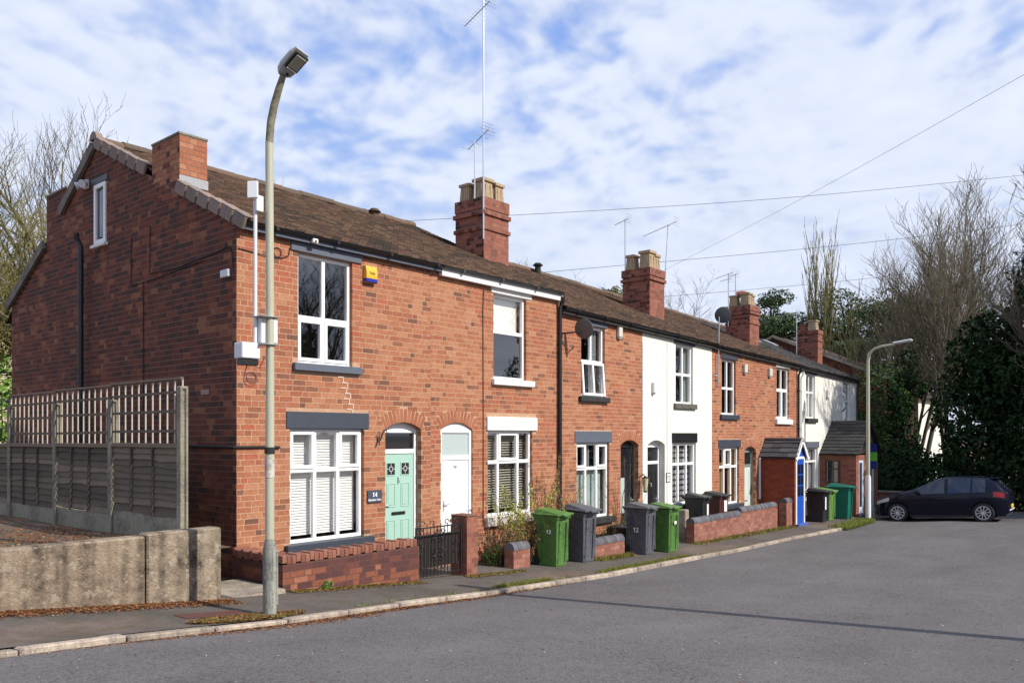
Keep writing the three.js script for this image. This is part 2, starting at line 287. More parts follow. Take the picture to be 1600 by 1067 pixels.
const patch = (x, z) => { const k = 1 + 0.3 * fbm(x * 0.2, z * 0.45, 3, 3) + 0.26 * fbm(x * 0.5, z * 1.6, 8, 4) + 0.12 * Math.max(0, nz(x * 0.5 + z * 0.2, z * 1.9, 31) - 0.35) - 0.05 * smooth(0.25, 0.3, fbm(x * 0.35 + 4, z * 0.6, 21, 2)); return C(k, k * 0.99, k * 0.985); };
sheet('road', range(-30, 29, 0.25), (x, t) => lerp(kerbZ(x), 15, t), 50, (x, z) => G(x, z) - 0.055, M.asphalt, patch);
sheet('pavement', range(-30, 29, 0.25), (x, t) => lerp(-0.6, kerbZ(x) - 0.1, t), 14, (x, z) => G(x, z), M.pave,
  (x, z) => { const strip = smooth(0.02, -0.02, Math.abs(z - kerbZ(x) + 0.62 + 0.1 * nz(x * 0.6, 1, 2)) - 0.5), pk = smooth(0.1, 0.2, nz(x * 0.35 + 2.2, z * 0.2, 5.5)), k = 1 + 0.25 * fbm(x * 0.9, z * 0.9, 12, 3); return C(k * lerp(0.86, 1.16, strip * pk), k * lerp(0.86, 1.02, strip * pk), k * lerp(0.86, 0.95, strip * pk)); });
{
  const kerb = new THREE.Group(); kerb.name = 'kerb'; scene.add(kerb); struct(kerb); kerb.userData.at = V(0, G(0), 2.9);
  const mats = [0, 1, 2].map((i) => { const m = M.kerb.clone(); m.color.multiplyScalar([0.85, 1.05, 1.2][i]); return m; });
  for (let x = -12; x < 21.6;) {
    const l = x > 17 ? 0.6 : 0.9, a = V(x, 0, kerbZ(x)), b = V(x + l, 0, kerbZ(x + l)), m = a.clone().add(b).multiplyScalar(0.5), len = a.distanceTo(b) - 0.012;
    const k = mesh('kerb_stone', kerb.userData.g ??= new MB().cbox(-0.5, 0.5, -0.2, 0.012, -0.125, 0, 0.012).geometry(), pick(mats), kerb);
    k.position.set(m.x, G(m.x) + rr(-0.012, 0.006), m.z + rr(-0.008, 0.008)); k.scale.set(len, 1, 1);
    k.rotation.set(rr(-0.02, 0.02), -Math.atan2(b.z - a.z, l), Math.atan2(G(x + l) - G(x), l)); x += l;
  }
  delete kerb.userData.g;
}
// raised yard beside the end house
const lotY = (x, z) => -1.36 - 0.09 * smooth(0.6, -2.5, z) + 0.02 * nz(x * 2, z * 2, 4);
sheet('yard_ground', range(-30, -0.93, 0.5), (x, t) => lerp(-40, 1.45, Math.pow(t, 0.5)), 40, lotY, M.soil);
sheet('opposite_verge', range(-40, 60, 2), (x, t) => lerp(15, 90, t * t), 10, (x, z) => G(x, z) + 0.02, M.soil);

// ---------- houses ----------
const arcY = (o, x) => { const h = (o.x1 - o.x0) / 2, r = (h * h + o.rise * o.rise) / (2 * o.rise), dx = x - (o.x0 + o.x1) / 2; return o.y1 + o.rise - r + Math.sqrt(Math.max(0, r * r - dx * dx)); };
function facade(house, x0, x1, y0, y1, ops, material, bricks, brickKeep) {
  const s = new THREE.Shape([[x0, y0], [x1, y0], [x1, y1], [x0, y1]].map((p) => new THREE.Vector2(...p))), e = 0.004;
  for (const o of ops) {
    if (o.solid) continue;
    const pts = [[o.x0 - e, o.y0 - e], [o.x1 + e, o.y0 - e]];
    if (o.rise) for (let i = 12; i >= 0; i--) { const x = lerp(o.x0 - e, o.x1 + e, i / 12); pts.push([x, arcY(o, clamp(x, o.x0, o.x1)) + e]); } else pts.push([o.x1 + e, o.y1 + e], [o.x0 - e, o.y1 + e]);
    s.holes.push(new THREE.Path(pts.map((p) => new THREE.Vector2(...p))));
  }
  const w = mesh('front_wall', new THREE.ExtrudeGeometry(s, { depth: 0.22, bevelEnabled: false }).translate(0, 0, -0.22), material, house);
  if (!bricks) return w;
  const list = [];
  const blocked = (y, h) => ops.flatMap((o) => {
    const hit = y + h / 2 > o.y0 && y - h / 2 < (o.rise ? o.y1 + o.rise + 0.25 : o.y1);
    if (!hit) return [];
    if (!o.rise || y < o.y1 - 0.02) return [[o.x0, o.x1]];
    const half = (o.x1 - o.x0) / 2, r = (half * half + o.rise * o.rise) / (2 * o.rise), cy = o.y1 + o.rise - r, R = r + 0.24, dx = Math.sqrt(Math.max(0, R * R - (y - cy) ** 2)), side = half + (y - o.y1) * half / (r - o.rise), c = (o.x0 + o.x1) / 2;
    return [[c - Math.min(dx, side), c + Math.min(dx, side)]];
  });
  courses(list, x0 + 0.002, x1 - 0.002, y0, y1, blocked, brickZ(0));
  for (const o of ops) if (o.rise) {                              // the voussoirs of the arch
    const half = (o.x1 - o.x0) / 2, r = (half * half + o.rise * o.rise) / (2 * o.rise), cx = (o.x0 + o.x1) / 2, cy = o.y1 + o.rise - r, am = Math.asin(half / r), n = 12;
    for (let i = 0; i < n; i++) {
      const a = lerp(-am, am, (i + 0.5) / n), d = r + 0.118; mTmp.position.set(cx + Math.sin(a) * d, cy + Math.cos(a) * d, rr(0.0015, 0.0035)); mTmp.rotation.set(0, 0, -a); mTmp.scale.set(2 * am * r / n - 0.005, 0.232, 0.09); mTmp.updateMatrix();
      list.push({ m: mTmp.matrix.clone(), c: pick([0, 4, 6, 0, 2]), g: i % 6, w: 0.25 });
    }
  }
  lay('brick', list, brickGeo, PAL.front, M.bricks, w, brickKeep, 'brickwork', house);
  return w;
}
// a window: cols/rows split the opening; vents are the cells with a sash of their own
function windowUnit(house, o) {
  const w = part('window', house), zf = o.z ?? -0.06, f = 0.055, fr = o.frame ?? M.upvc, b = new MB(), xs = [o.x0, ...(o.cols ?? []).map((t) => lerp(o.x0, o.x1, t)), o.x1], ys = [o.y0, ...(o.rows ?? []).map((t) => lerp(o.y0, o.y1, t)), o.y1];
  const bars = (x0, x1, y0, y1, k, z0, z1, bb = b) => { bb.cbox(x0, x0 + k, y0, y1, z0, z1); bb.cbox(x1 - k, x1, y0, y1, z0, z1); bb.cbox(x0 + k, x1 - k, y1 - k, y1, z0, z1 - 0.001); bb.cbox(x0 + k, x1 - k, y0, y0 + k, z0, z1 - 0.001); };
  bars(o.x0, o.x1, o.y0, o.y1, f, zf - 0.07, zf);
  for (const x of xs.slice(1, -1)) b.cbox(x - 0.032, x + 0.032, o.y0 + f, o.y1 - f, zf - 0.066, zf - 0.003);
  for (const y of ys.slice(1, -1)) b.cbox(o.x0 + f, o.x1 - f, y - 0.036, y + 0.036, zf - 0.063, zf - 0.006);
  b.build('frame', fr, w);
  for (let i = 0; i + 1 < xs.length; i++) for (let j = 0; j + 1 < ys.length; j++) {
    let x0 = xs[i] + (i ? 0.032 : f), x1 = xs[i + 1] - (i + 2 < xs.length ? 0.032 : f), y0 = ys[j] + (j ? 0.036 : f), y1 = ys[j + 1] - (j + 2 < ys.length ? 0.036 : f), z = zf - 0.035;
    const open = (o.tilt ?? []).includes(i + ',' + j) ? o.tiltBy ?? 0.12 : 0;
    if ((o.vents ?? []).includes(i + ',' + j)) {
      const s = new MB(); bars(x0 - 0.016, x1 + 0.016, y0 - 0.016, y1 + 0.016, 0.055, zf - 0.05, zf + 0.014, s);
      const sm = s.build('sash', fr, w); x0 += 0.039; x1 -= 0.039; y0 += 0.039; y1 -= 0.039;
    }
    const p = mesh('pane', new THREE.PlaneGeometry(x1 - x0, y1 - y0), o.glass ?? M.glass, w); p.position.set((x0 + x1) / 2, (y0 + y1) / 2, z);
    if (o.georgian) { const g = new MB(), n = 4; for (let k = 1; k < n; k++) g.box(x0, x1, lerp(y0, y1, k / n) - 0.007, lerp(y0, y1, k / n) + 0.007, z - 0.004, z + 0.006); g.build('glazing_bar', fr, w); }
  }
  if (o.tilted) {                                                 // lower sash pushed out at the foot
    const s = new MB(), x0 = o.x0 + 0.03, x1 = o.x1 - 0.03, h = o.tilted; bars(0, x1 - x0, -h, 0, 0.06, -0.05, 0, s); s.cbox((x1 - x0) / 2 - 0.03, (x1 - x0) / 2 + 0.03, -h + 0.06, -0.06, -0.046, -0.004);
    const g = s.build('sash', fr, w); g.position.set(x0, o.y0 + h + 0.02, zf + 0.06); g.rotation.x = -0.07;
    for (const k of [0, 1]) { const p = mesh('pane', new THREE.PlaneGeometry((x1 - x0) / 2 - 0.08, h - 0.12), M.glass, w); p.position.set(x0 + (x1 - x0) * (k ? 0.74 : 0.26), o.y0 + h / 2 + 0.02, zf + 0.06 + h / 2 * 0.07 - 0.02); p.rotation.x = -0.07; }
  }
  if (o.sill) { const [x0, x1, y0, y1, m, d] = o.sill; new MB().cbox(x0, x1, y0, y1, -0.12, d ?? 0.07, 0.01).build('sill', m, w); }
  if (o.lintel) { const [x0, x1, y0, y1, m, d] = o.lintel; new MB().cbox(x0, x1, y0, y1, -0.1, d ?? 0.015, 0.008).build('lintel', m, w); }
  const zi = zf - 0.15;
  if (o.blind) {                                                 // horizontal slats
    const s = new MB(), n = Math.round((o.y1 - o.y0 - 0.1) / o.blind.pitch);
    for (let i = 0; i < n; i++) { const y = lerp(o.y1 - 0.08, o.y0 + 0.08, i / n), a = o.blind.tilt, d = o.blind.depth / 2; s.quad(V(o.x0 + 0.05, y - d * Math.sin(a), zi + d * Math.cos(a)), V(o.x1 - 0.05, y - d * Math.sin(a), zi + d * Math.cos(a)), V(o.x1 - 0.05, y + d * Math.sin(a), zi - d * Math.cos(a)), V(o.x0 + 0.05, y + d * Math.sin(a), zi - d * Math.cos(a))); }
    s.box(o.x0 + 0.05, o.x1 - 0.05, o.y1 - 0.09, o.y1 - 0.05, zi - 0.03, zi + 0.03); stuff(s.build('blind', o.blind.m, w));
  }
  for (const c of o.curtains ?? []) {
    const n = Math.max(6, Math.round((c[1] - c[0]) * 60)), s = new MB(), P = (i, y) => V(lerp(c[0], c[1], i / n), y, zi + 0.028 * Math.sin(i * 1.1 + c[0] * 9) * (c[5] ?? 1));
    for (let i = 0; i < n; i++) s.quad(P(i, c[2]), P(i + 1, c[2]), P(i + 1, c[3]), P(i, c[3]));
    s.build('curtain', c[4], w);
  }
  return w;
}
function doorUnit(house, o) {
  const d = part('door', house), z = o.z ?? -0.1, f = o.f ?? 0.06, fr = o.frame ?? M.upvc, b = new MB(), yt = o.yt, xm = (o.x0 + o.x1) / 2;
  b.cbox(o.x0, o.x0 + f, o.y0, o.y1, z - 0.07, z); b.cbox(o.x1 - f, o.x1, o.y0, o.y1, z - 0.07, z);
  b.cbox(o.x0 + f, o.x1 - f, yt, yt + 0.08, z - 0.068, z - 0.002); b.cbox(o.x0 + f, o.x1 - f, o.y1 - 0.06, o.y1 + 0.005, z - 0.068, z - 0.002);
  const s = new THREE.Shape(); s.moveTo(o.x0, o.y1 - 0.02); s.lineTo(o.x1, o.y1 - 0.02); for (let i = 12; i >= 0; i--) { const x = lerp(o.x0, o.x1, i / 12); s.lineTo(x, arcY({ ...o }, x)); }
  b.add(new THREE.ExtrudeGeometry(s, { depth: 0.05, bevelEnabled: false }).translate(0, 0, z - 0.062)); b.build('frame', fr, d);
  const pn = mesh('fanlight', new THREE.PlaneGeometry(o.x1 - o.x0 - 2 * f, o.y1 - 0.06 - yt - 0.08), o.fan ?? M.glass, d); pn.position.set(xm, (o.y1 - 0.06 + yt + 0.08) / 2, z - 0.03);
  const x0 = o.x0 + f + 0.004, x1 = o.x1 - f - 0.004, lf = new MB(), zl = z - 0.02; lf.cbox(x0, x1, o.y0 + 0.02, yt - 0.004, zl - 0.05, zl, 0.004);
  const W = x1 - x0, H = yt - o.y0, Y = (t) => lerp(o.y0, yt, t), X = (t) => lerp(x0, x1, t);
  const mould = (a, c, p, q) => { const t = 0.014; lf.cbox(X(a), X(c), Y(p), Y(p) + t, zl - 0.001, zl + 0.009, 0.004); lf.cbox(X(a), X(c), Y(q) - t, Y(q), zl - 0.001, zl + 0.009, 0.004); lf.cbox(X(a), X(a) + t, Y(p) + t, Y(q) - t, zl - 0.001, zl + 0.009, 0.004); lf.cbox(X(c) - t, X(c), Y(p) + t, Y(q) - t, zl - 0.001, zl + 0.009, 0.004); lf.cbox(X(a) + 0.035, X(c) - 0.035, Y(p) + 0.035, Y(q) - 0.035, zl - 0.001, zl + 0.006, 0.005); };
  for (const q of o.panels ?? []) mould(...q);
  lf.build('leaf', o.leaf, d);
  for (const [a, c, p, q] of o.lights ?? []) { const g = new MB(); g.box(X(a) - 0.02, X(c) + 0.02, Y(p) - 0.02, Y(q) + 0.02, zl, zl + 0.008); g.build('light_surround', o.leaf, d); new MB().box(X(a), X(c), Y(p), Y(q), zl + 0.006, zl + 0.011).build('pane', o.lightGlass ?? M.darkGlass, d); if (o.leaded) { const k = new MB(), cx = (X(a) + X(c)) / 2, cy = (Y(p) + Y(q)) / 2, r = (X(c) - X(a)) * 0.2, e = (X(c) - X(a)) / 2, t = 0.005, zz = [zl + 0.011, zl + 0.014]; for (const sg of [-1, 1]) { k.box(cx + sg * r - t, cx + sg * r + t, cy - r, cy + r, ...zz); k.box(cx - r, cx + r, cy + sg * r - t, cy + sg * r + t, ...zz); k.box(cx + sg * r, cx + sg * e, cy - t, cy + t, ...zz); k.box(cx - t, cx + t, cy + sg * r, cy + sg * e, ...zz); } k.build('leading', M.lightGrey, d); } }
  if (o.letter) { const [a, c, t, m] = o.letter, k = new MB(); k.cbox(X(a), X(c), Y(t) - 0.028, Y(t) + 0.028, zl, zl + 0.016); k.cbox(X(a) + 0.02, X(c) - 0.02, Y(t) - 0.017, Y(t) + 0.012, zl + 0.01, zl + 0.022, 0.003); k.build('letterbox', m, d); }
  if (o.knob) { const k = new MB(); k.tube([V(X(o.knob[0]), Y(o.knob[1]) + 0.05, zl), V(X(o.knob[0]), Y(o.knob[1]) + 0.03, zl + 0.03), V(X(o.knob[0]), Y(o.knob[1]) - 0.05, zl + 0.03)], 0.012, 6); k.build('knocker', M.alu, d); }
  const h = new MB(), hx = o.hx ?? X(0.06); h.cbox(hx - 0.015, hx + 0.015, Y(0.47) - 0.1, Y(0.47) + 0.1, zl, zl + 0.01); h.tube([V(hx, Y(0.47) + 0.03, zl + 0.01), V(hx, Y(0.47) + 0.03, zl + 0.05), V(hx + 0.11, Y(0.47) + 0.03, zl + 0.05)], 0.01, 6); h.build('handle', M.alu, d);
  new MB().cbox(o.x0 - 0.02, o.x1 + 0.02, o.y0 - 0.14, o.y0, -0.2, 0.1).build('step', M.slab, d);
  return d;
}
// roof tiles over x0..x1; the eaves height may change along the row
const PITCH = 0.463, RIDGE = -4.6, EZ = 0.2;
const unitTile = [0, 1, 2].map((i) => { const b = new MB(), w = 0.5, t = 0.014, L = 0.62; // lower edge at z = .5, proud
  b.quad(V(-w, 1, 0.5), V(w, 1, 0.5), V(w, 0, -L), V(-w, 0, -L)); b.quad(V(-w, 0, 0.5), V(w, 0, 0.5), V(w, 1, 0.5), V(-w, 1, 0.5)); b.quad(V(w, 1, 0.5), V(w, 0, 0.5), V(w, 0, -L), V(w, 0, -L)); b.quad(V(-w, 0, 0.5), V(-w, 1, 0.5), V(-w, 0, -L), V(-w, 0, -L));
  const g = b.geometry(), n = g.attributes.normal, p = g.attributes.position, u = g.attributes.uv; for (let k = 0; k < 6; k++) n.setXYZ(k, 0, 1, 0.01); for (let k = 0; k < u.count; k++) u.setXY(k, p.getX(k) * 0.16 + i * 0.3, p.getZ(k) * 0.1 + i * 0.17 + p.getY(k) * 0.02); return g; });
function roof(house, x0, x1, yE, pal, o = {}) {
  const r = part('roof', house), P = o.pitch ?? PITCH, zr = o.zr ?? RIDGE, len = (EZ - zr) * Math.hypot(1, P), ang = Math.atan(P), list = [], gauge = o.gauge ?? 0.1, tw = o.tw ?? 0.168, n = Math.floor(len / gauge);
  const top = (x, z) => yE(x) + (EZ - z) * P;
  const b = new MB(), t = 0.05;                                  // boards under the tiles, and the slope behind
  b.quad(V(x0, top(x0, EZ - 0.05) - t, EZ - 0.05), V(x1, top(x1, EZ - 0.05) - t, EZ - 0.05), V(x1, top(x1, zr) - t, zr), V(x0, top(x0, zr) - t, zr));
  b.quad(V(x0, top(x0, zr) - t, zr), V(x1, top(x1, zr) - t, zr), V(x1, top(x1, zr) - t - 4.5 * 0.63, zr - 4.5), V(x0, top(x0, zr) - t - 4.5 * 0.63, zr - 4.5));
  b.build('roof_boards', M.under, r);
  for (let k = 0; k < n; k++) {
    const s = (k + 0.5) * gauge, z = EZ - s * Math.cos(ang), sag = 0.012 * nz(k * 0.13, x0, 2);
    for (let x = x0 - (k % 2 ? tw / 2 : 0); x < x1 - 0.02; x += tw) {
      const a = Math.max(x, x0) + 0.002, c = Math.min(x + tw, x1) - 0.002; if (c - a < 0.03) continue;
      const xm = (a + c) / 2; if ((o.skip ?? []).some((q) => xm > q[0] && xm < q[1] && z > q[2] && z < q[3])) continue;
      const moss = nz(xm * 0.9, z * 0.9, 5) + rr(-0.25, 0.25);
      mTmp.position.set(xm, top(xm, z) - 0.022 + sag + rr(-0.004, 0.004), z); mTmp.rotation.set(ang + rr(-0.05, 0.03), rr(-0.02, 0.02), Math.atan((yE(xm + 0.5) - yE(xm - 0.5))) + rr(-0.035, 0.035)); mTmp.rotation.order = 'XYZ'; mTmp.scale.set(c - a, 0.03 + rr(-0.006, 0.008), gauge); mTmp.updateMatrix();
      list.push({ m: mTmp.matrix.clone(), c: moss > 0.42 ? Math.min(5, pal.length - 1) : pick(weighted[o.kind ?? 'roof']), g: k % 3, w: 0.1 });
    }
  }
  mTmp.rotation.order = 'XYZ';
  lay('roof_tile', list, unitTile, pal, M.tiles, r, o.keep ?? 0, 'tiling', house);
  const rg = [0, 1].map((i) => { const m = M.tiles.clone(); m.vertexColors = false; m.color.setRGB(...[[0.16, 0.1, 0.065], [0.12, 0.085, 0.06]][i]); return m; });
  for (let x = x0; x < x1 - 0.05; x += 0.45) {
    const e = Math.min(x + 0.445, x1), g = ridgeGeo; const m = mesh('ridge_tile', g, pick(o.ridgeMat ? [o.ridgeMat] : rg), r); m.position.set((x + e) / 2, top((x + e) / 2, zr) - 0.05 + rr(-0.012, 0.012), zr); m.scale.set(e - x, 1, 1); m.rotation.z = Math.atan(yE(x1) - yE(x0)) / (x1 - x0) + rr(-0.015, 0.015);
  }
  return r;
}
const ridgeGeo = (() => { const b = new MB(), s = 8, r = 0.125; for (let i = 0; i < s; i++) { const a = i / s * Math.PI, c = (i + 1) / s * Math.PI, P = (x, q, k = r) => V(x, Math.sin(q) * k, Math.cos(q) * k * 1.1); b.quad(P(-0.5, a), P(0.5, a), P(0.5, c), P(-0.5, c)); b.tri(V(-0.5, 0, 0), P(-0.5, a), P(-0.5, c)); b.tri(V(0.5, 0, 0), P(0.5, c), P(0.5, a)); } return b.geometry(); })();
// a chimney stack: bricks on the two faces in view, oversailing courses, flashing and pots
function chimney(house, x0, x1, z0, z1, yb, yt, o = {}) {
  const c = part('chimney', house), list = [], core = new MB(); core.box(x0, x1, yb, yt, z0, z1); core.build('stack', M.mortarDark, c);
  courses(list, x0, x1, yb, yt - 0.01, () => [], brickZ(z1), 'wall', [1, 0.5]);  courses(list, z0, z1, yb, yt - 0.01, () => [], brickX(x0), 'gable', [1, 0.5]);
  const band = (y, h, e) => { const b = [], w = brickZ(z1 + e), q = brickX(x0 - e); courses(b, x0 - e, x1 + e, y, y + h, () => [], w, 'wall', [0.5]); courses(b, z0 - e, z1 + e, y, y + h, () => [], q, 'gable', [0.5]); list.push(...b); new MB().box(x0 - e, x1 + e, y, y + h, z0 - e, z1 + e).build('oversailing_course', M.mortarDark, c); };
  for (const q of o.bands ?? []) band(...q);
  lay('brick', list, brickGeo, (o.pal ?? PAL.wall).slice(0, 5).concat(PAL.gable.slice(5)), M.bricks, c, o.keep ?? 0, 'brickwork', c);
  const fl = new MB(), st = (z) => yb + 0.42 + (z1 - z) * PITCH; fl.quad(V(x0 - 0.012, st(z1) - 0.4, z1 + 0.014), V(x1 + 0.012, st(z1) - 0.4, z1 + 0.014), V(x1 + 0.012, st(z1) - 0.1, z1 + 0.014), V(x0 - 0.012, st(z1) - 0.1, z1 + 0.014)); if (!o.noSide) fl.quad(V(x0 - 0.014, st(z0) - 0.4, z0), V(x0 - 0.014, st(z1) - 0.4, z1 + 0.014), V(x0 - 0.014, st(z1) - 0.1, z1 + 0.014), V(x0 - 0.014, st(z0) - 0.1, z0)); if (!o.noFlash) fl.build('flashing', M.lead, c);
  for (const [x, z, h, m, w] of o.pots ?? []) {
    const p = new MB(), r = w ?? 0.15, ring = (y0, y1, a, b2) => { const q = (s, t, k, y) => V(x + s * k, y, z + t * k), S = [[-1, 1], [1, 1], [1, -1], [-1, -1]]; for (let i = 0; i < 4; i++) { const A = S[i], B = S[(i + 1) % 4]; p.quad(q(A[0], A[1], a, y0), q(B[0], B[1], a, y0), q(B[0], B[1], b2, y1), q(A[0], A[1], b2, y1)); } };
    ring(yt, yt + h * 0.82, r, r * 0.86); ring(yt + h * 0.82, yt + h * 0.86, r * 0.86, r * 1.1); ring(yt + h * 0.86, yt + h, r * 1.1, r * 1.1); ring(yt + h, yt + h + 0.001, r * 1.1, r * 0.7); ring(yt + h, yt + h - 0.2, r * 0.7, r * 0.7);
    for (const s of [-0.45, 0.45]) { p.box(x + r * s - 0.02, x + r * s + 0.02, yt + h * 0.1, yt + h * 0.7, z + r * 0.9, z + r * 1.01); p.box(x - r * 1.01, x - r * 0.9, yt + h * 0.1, yt + h * 0.7, z + r * s - 0.02, z + r * s + 0.02); }
    p.build('chimney_pot', m, c);
  }
  return c;
}
const pot = mat(0.42, 0.31, 0.19, { map: T.grain, size: 0.5, rough: 0.9 }), potRed = mat(0.3, 0.1, 0.06, { map: T.grain, size: 0.5, rough: 0.9 });
function gutter(house, x0, x1, yA, yB, z = 0.13, m = M.black) { const b = new MB(), s = 7; for (let i = 0; i < s; i++) { const a = Math.PI + i / s * Math.PI, c = Math.PI + (i + 1) / s * Math.PI, P = (x, y, q, r) => V(x, y + Math.sin(q) * r, z - Math.cos(q) * -r); b.quad(P(x0, yA, a, 0.058), P(x1, yB, a, 0.058), P(x1, yB, c, 0.058), P(x0, yA, c, 0.058)); b.quad(P(x0, yA, c, 0.05), P(x1, yB, c, 0.05), P(x1, yB, a, 0.05), P(x0, yA, a, 0.05)); } for (let x = x0 + 0.5; x < x1; x += 1.1) { const y = lerp(yA, yB, (x - x0) / (x1 - x0)); b.cbox(x - 0.03, x + 0.03, y - 0.068, y + 0.01, z - 0.068, z + 0.066, 0.01); } b.build('gutter', m, house); }
function fascia(house, x0, x1, yA, yB, m, h = 0.15) { new MB().bar(V(x0, yA - h / 2, 0.06), V(x1, yB - h / 2, 0.06), h, 0.09).build('fascia', m, house); }
function shell(house, x0, x1, y0, y1, zb = -8.6) {
  const b = new MB(); b.box(x0 + 0.01, x0 + 0.11, y0, y1 - 0.05, zb, -0.23); b.box(x1 - 0.11, x1 - 0.01, y0, y1 - 0.05, zb, -0.23); b.box(x0 + 0.11, x1 - 0.11, y0, y1 - 0.4, zb, zb + 0.2); b.box(x0 + 0.11, x1 - 0.11, y0 - 0.05, y0, zb, -0.23); b.box(x0 + 0.11, x1 - 0.11, 0.55 + (y1 - 2.85), 0.75 + (y1 - 2.85), zb, -0.23); b.box(x0 + 0.11, x1 - 0.11, y1 - 0.14, y1 - 0.08, zb, -0.23);
  b.build('inner_wall', M.plaster, house);
}

// ---------- the terrace ----------
const GL = M.glass, teal = mat(0.34, 0.53, 0.44, { rough: 0.45 }), whiteDoor = mat(0.8, 0.8, 0.79, { rough: 0.4 }), blackDoor = mat(0.014, 0.014, 0.016, { rough: 0.35 }), sage = mat(0.17, 0.22, 0.2, { rough: 0.5 }), sageLight = mat(0.55, 0.6, 0.55, { rough: 0.5 }), blue = mat(0.012, 0.075, 0.42, { rough: 0.4 }), paleBlue = mat(0.55, 0.62, 0.75, { rough: 0.4 });
const cCream = mat(0.75, 0.74, 0.68), cGreen = mat(0.36, 0.44, 0.41), cAmber = mat(0.42, 0.27, 0.09), cGrey = mat(0.3, 0.31, 0.32), cDark = mat(0.06, 0.065, 0.07), cRed = mat(0.35, 0.06, 0.03);
const checkTex = (() => { const c = document.createElement('canvas'); c.width = c.height = 128; const g = c.getContext('2d'); g.fillStyle = '#d8d8d4'; g.fillRect(0, 0, 128, 128); g.fillStyle = '#26282c'; for (let i = 0; i < 4; i++) { g.fillRect(0, i * 32, 128, 11); g.fillRect(i * 32, 0, 11, 128); } const t = new THREE.CanvasTexture(c); t.colorSpace = THREE.SRGBColorSpace; t.wrapS = t.wrapT = THREE.RepeatWrapping; t.repeat.set(1.7, 1.7); return t; })();
const cCheck = mat(1, 1, 1, { rough: 0.9 }); cCheck.map = checkTex;
const eave = (x) => x < 7.67 ? 3.06 : x < 14.9 ? lerp(2.76, 2.6, (x - 7.67) / 7.23) : x < 21.45 ? lerp(2.58, 2.43, (x - 14.9) / 6.55) : lerp(2.42, 2.25, (x - 21.45) / 6.45);
const pairEave = (a) => (x) => eave(clamp(x, [0, 7.67, 14.9, 21.45][a], [7.66, 14.89, 21.44, 27.9][a]));
const terraceG = 'houses of the brick terrace';
const downpipe = (h, x, y0, y1, r = 0.034, m = M.black, z = 0.06) => { const b = new MB(); b.tube([V(x, y1 + 0.1, z + 0.08), V(x, y1, z + 0.07), V(x, y1 - 0.12, z), V(x, y0, z)], r, 8); for (let y = y0 + 0.4; y < y1; y += 1.3) b.cyl(x, z, y, y + 0.05, r + 0.01, r + 0.01, 8); b.build('downpipe', m, h); };

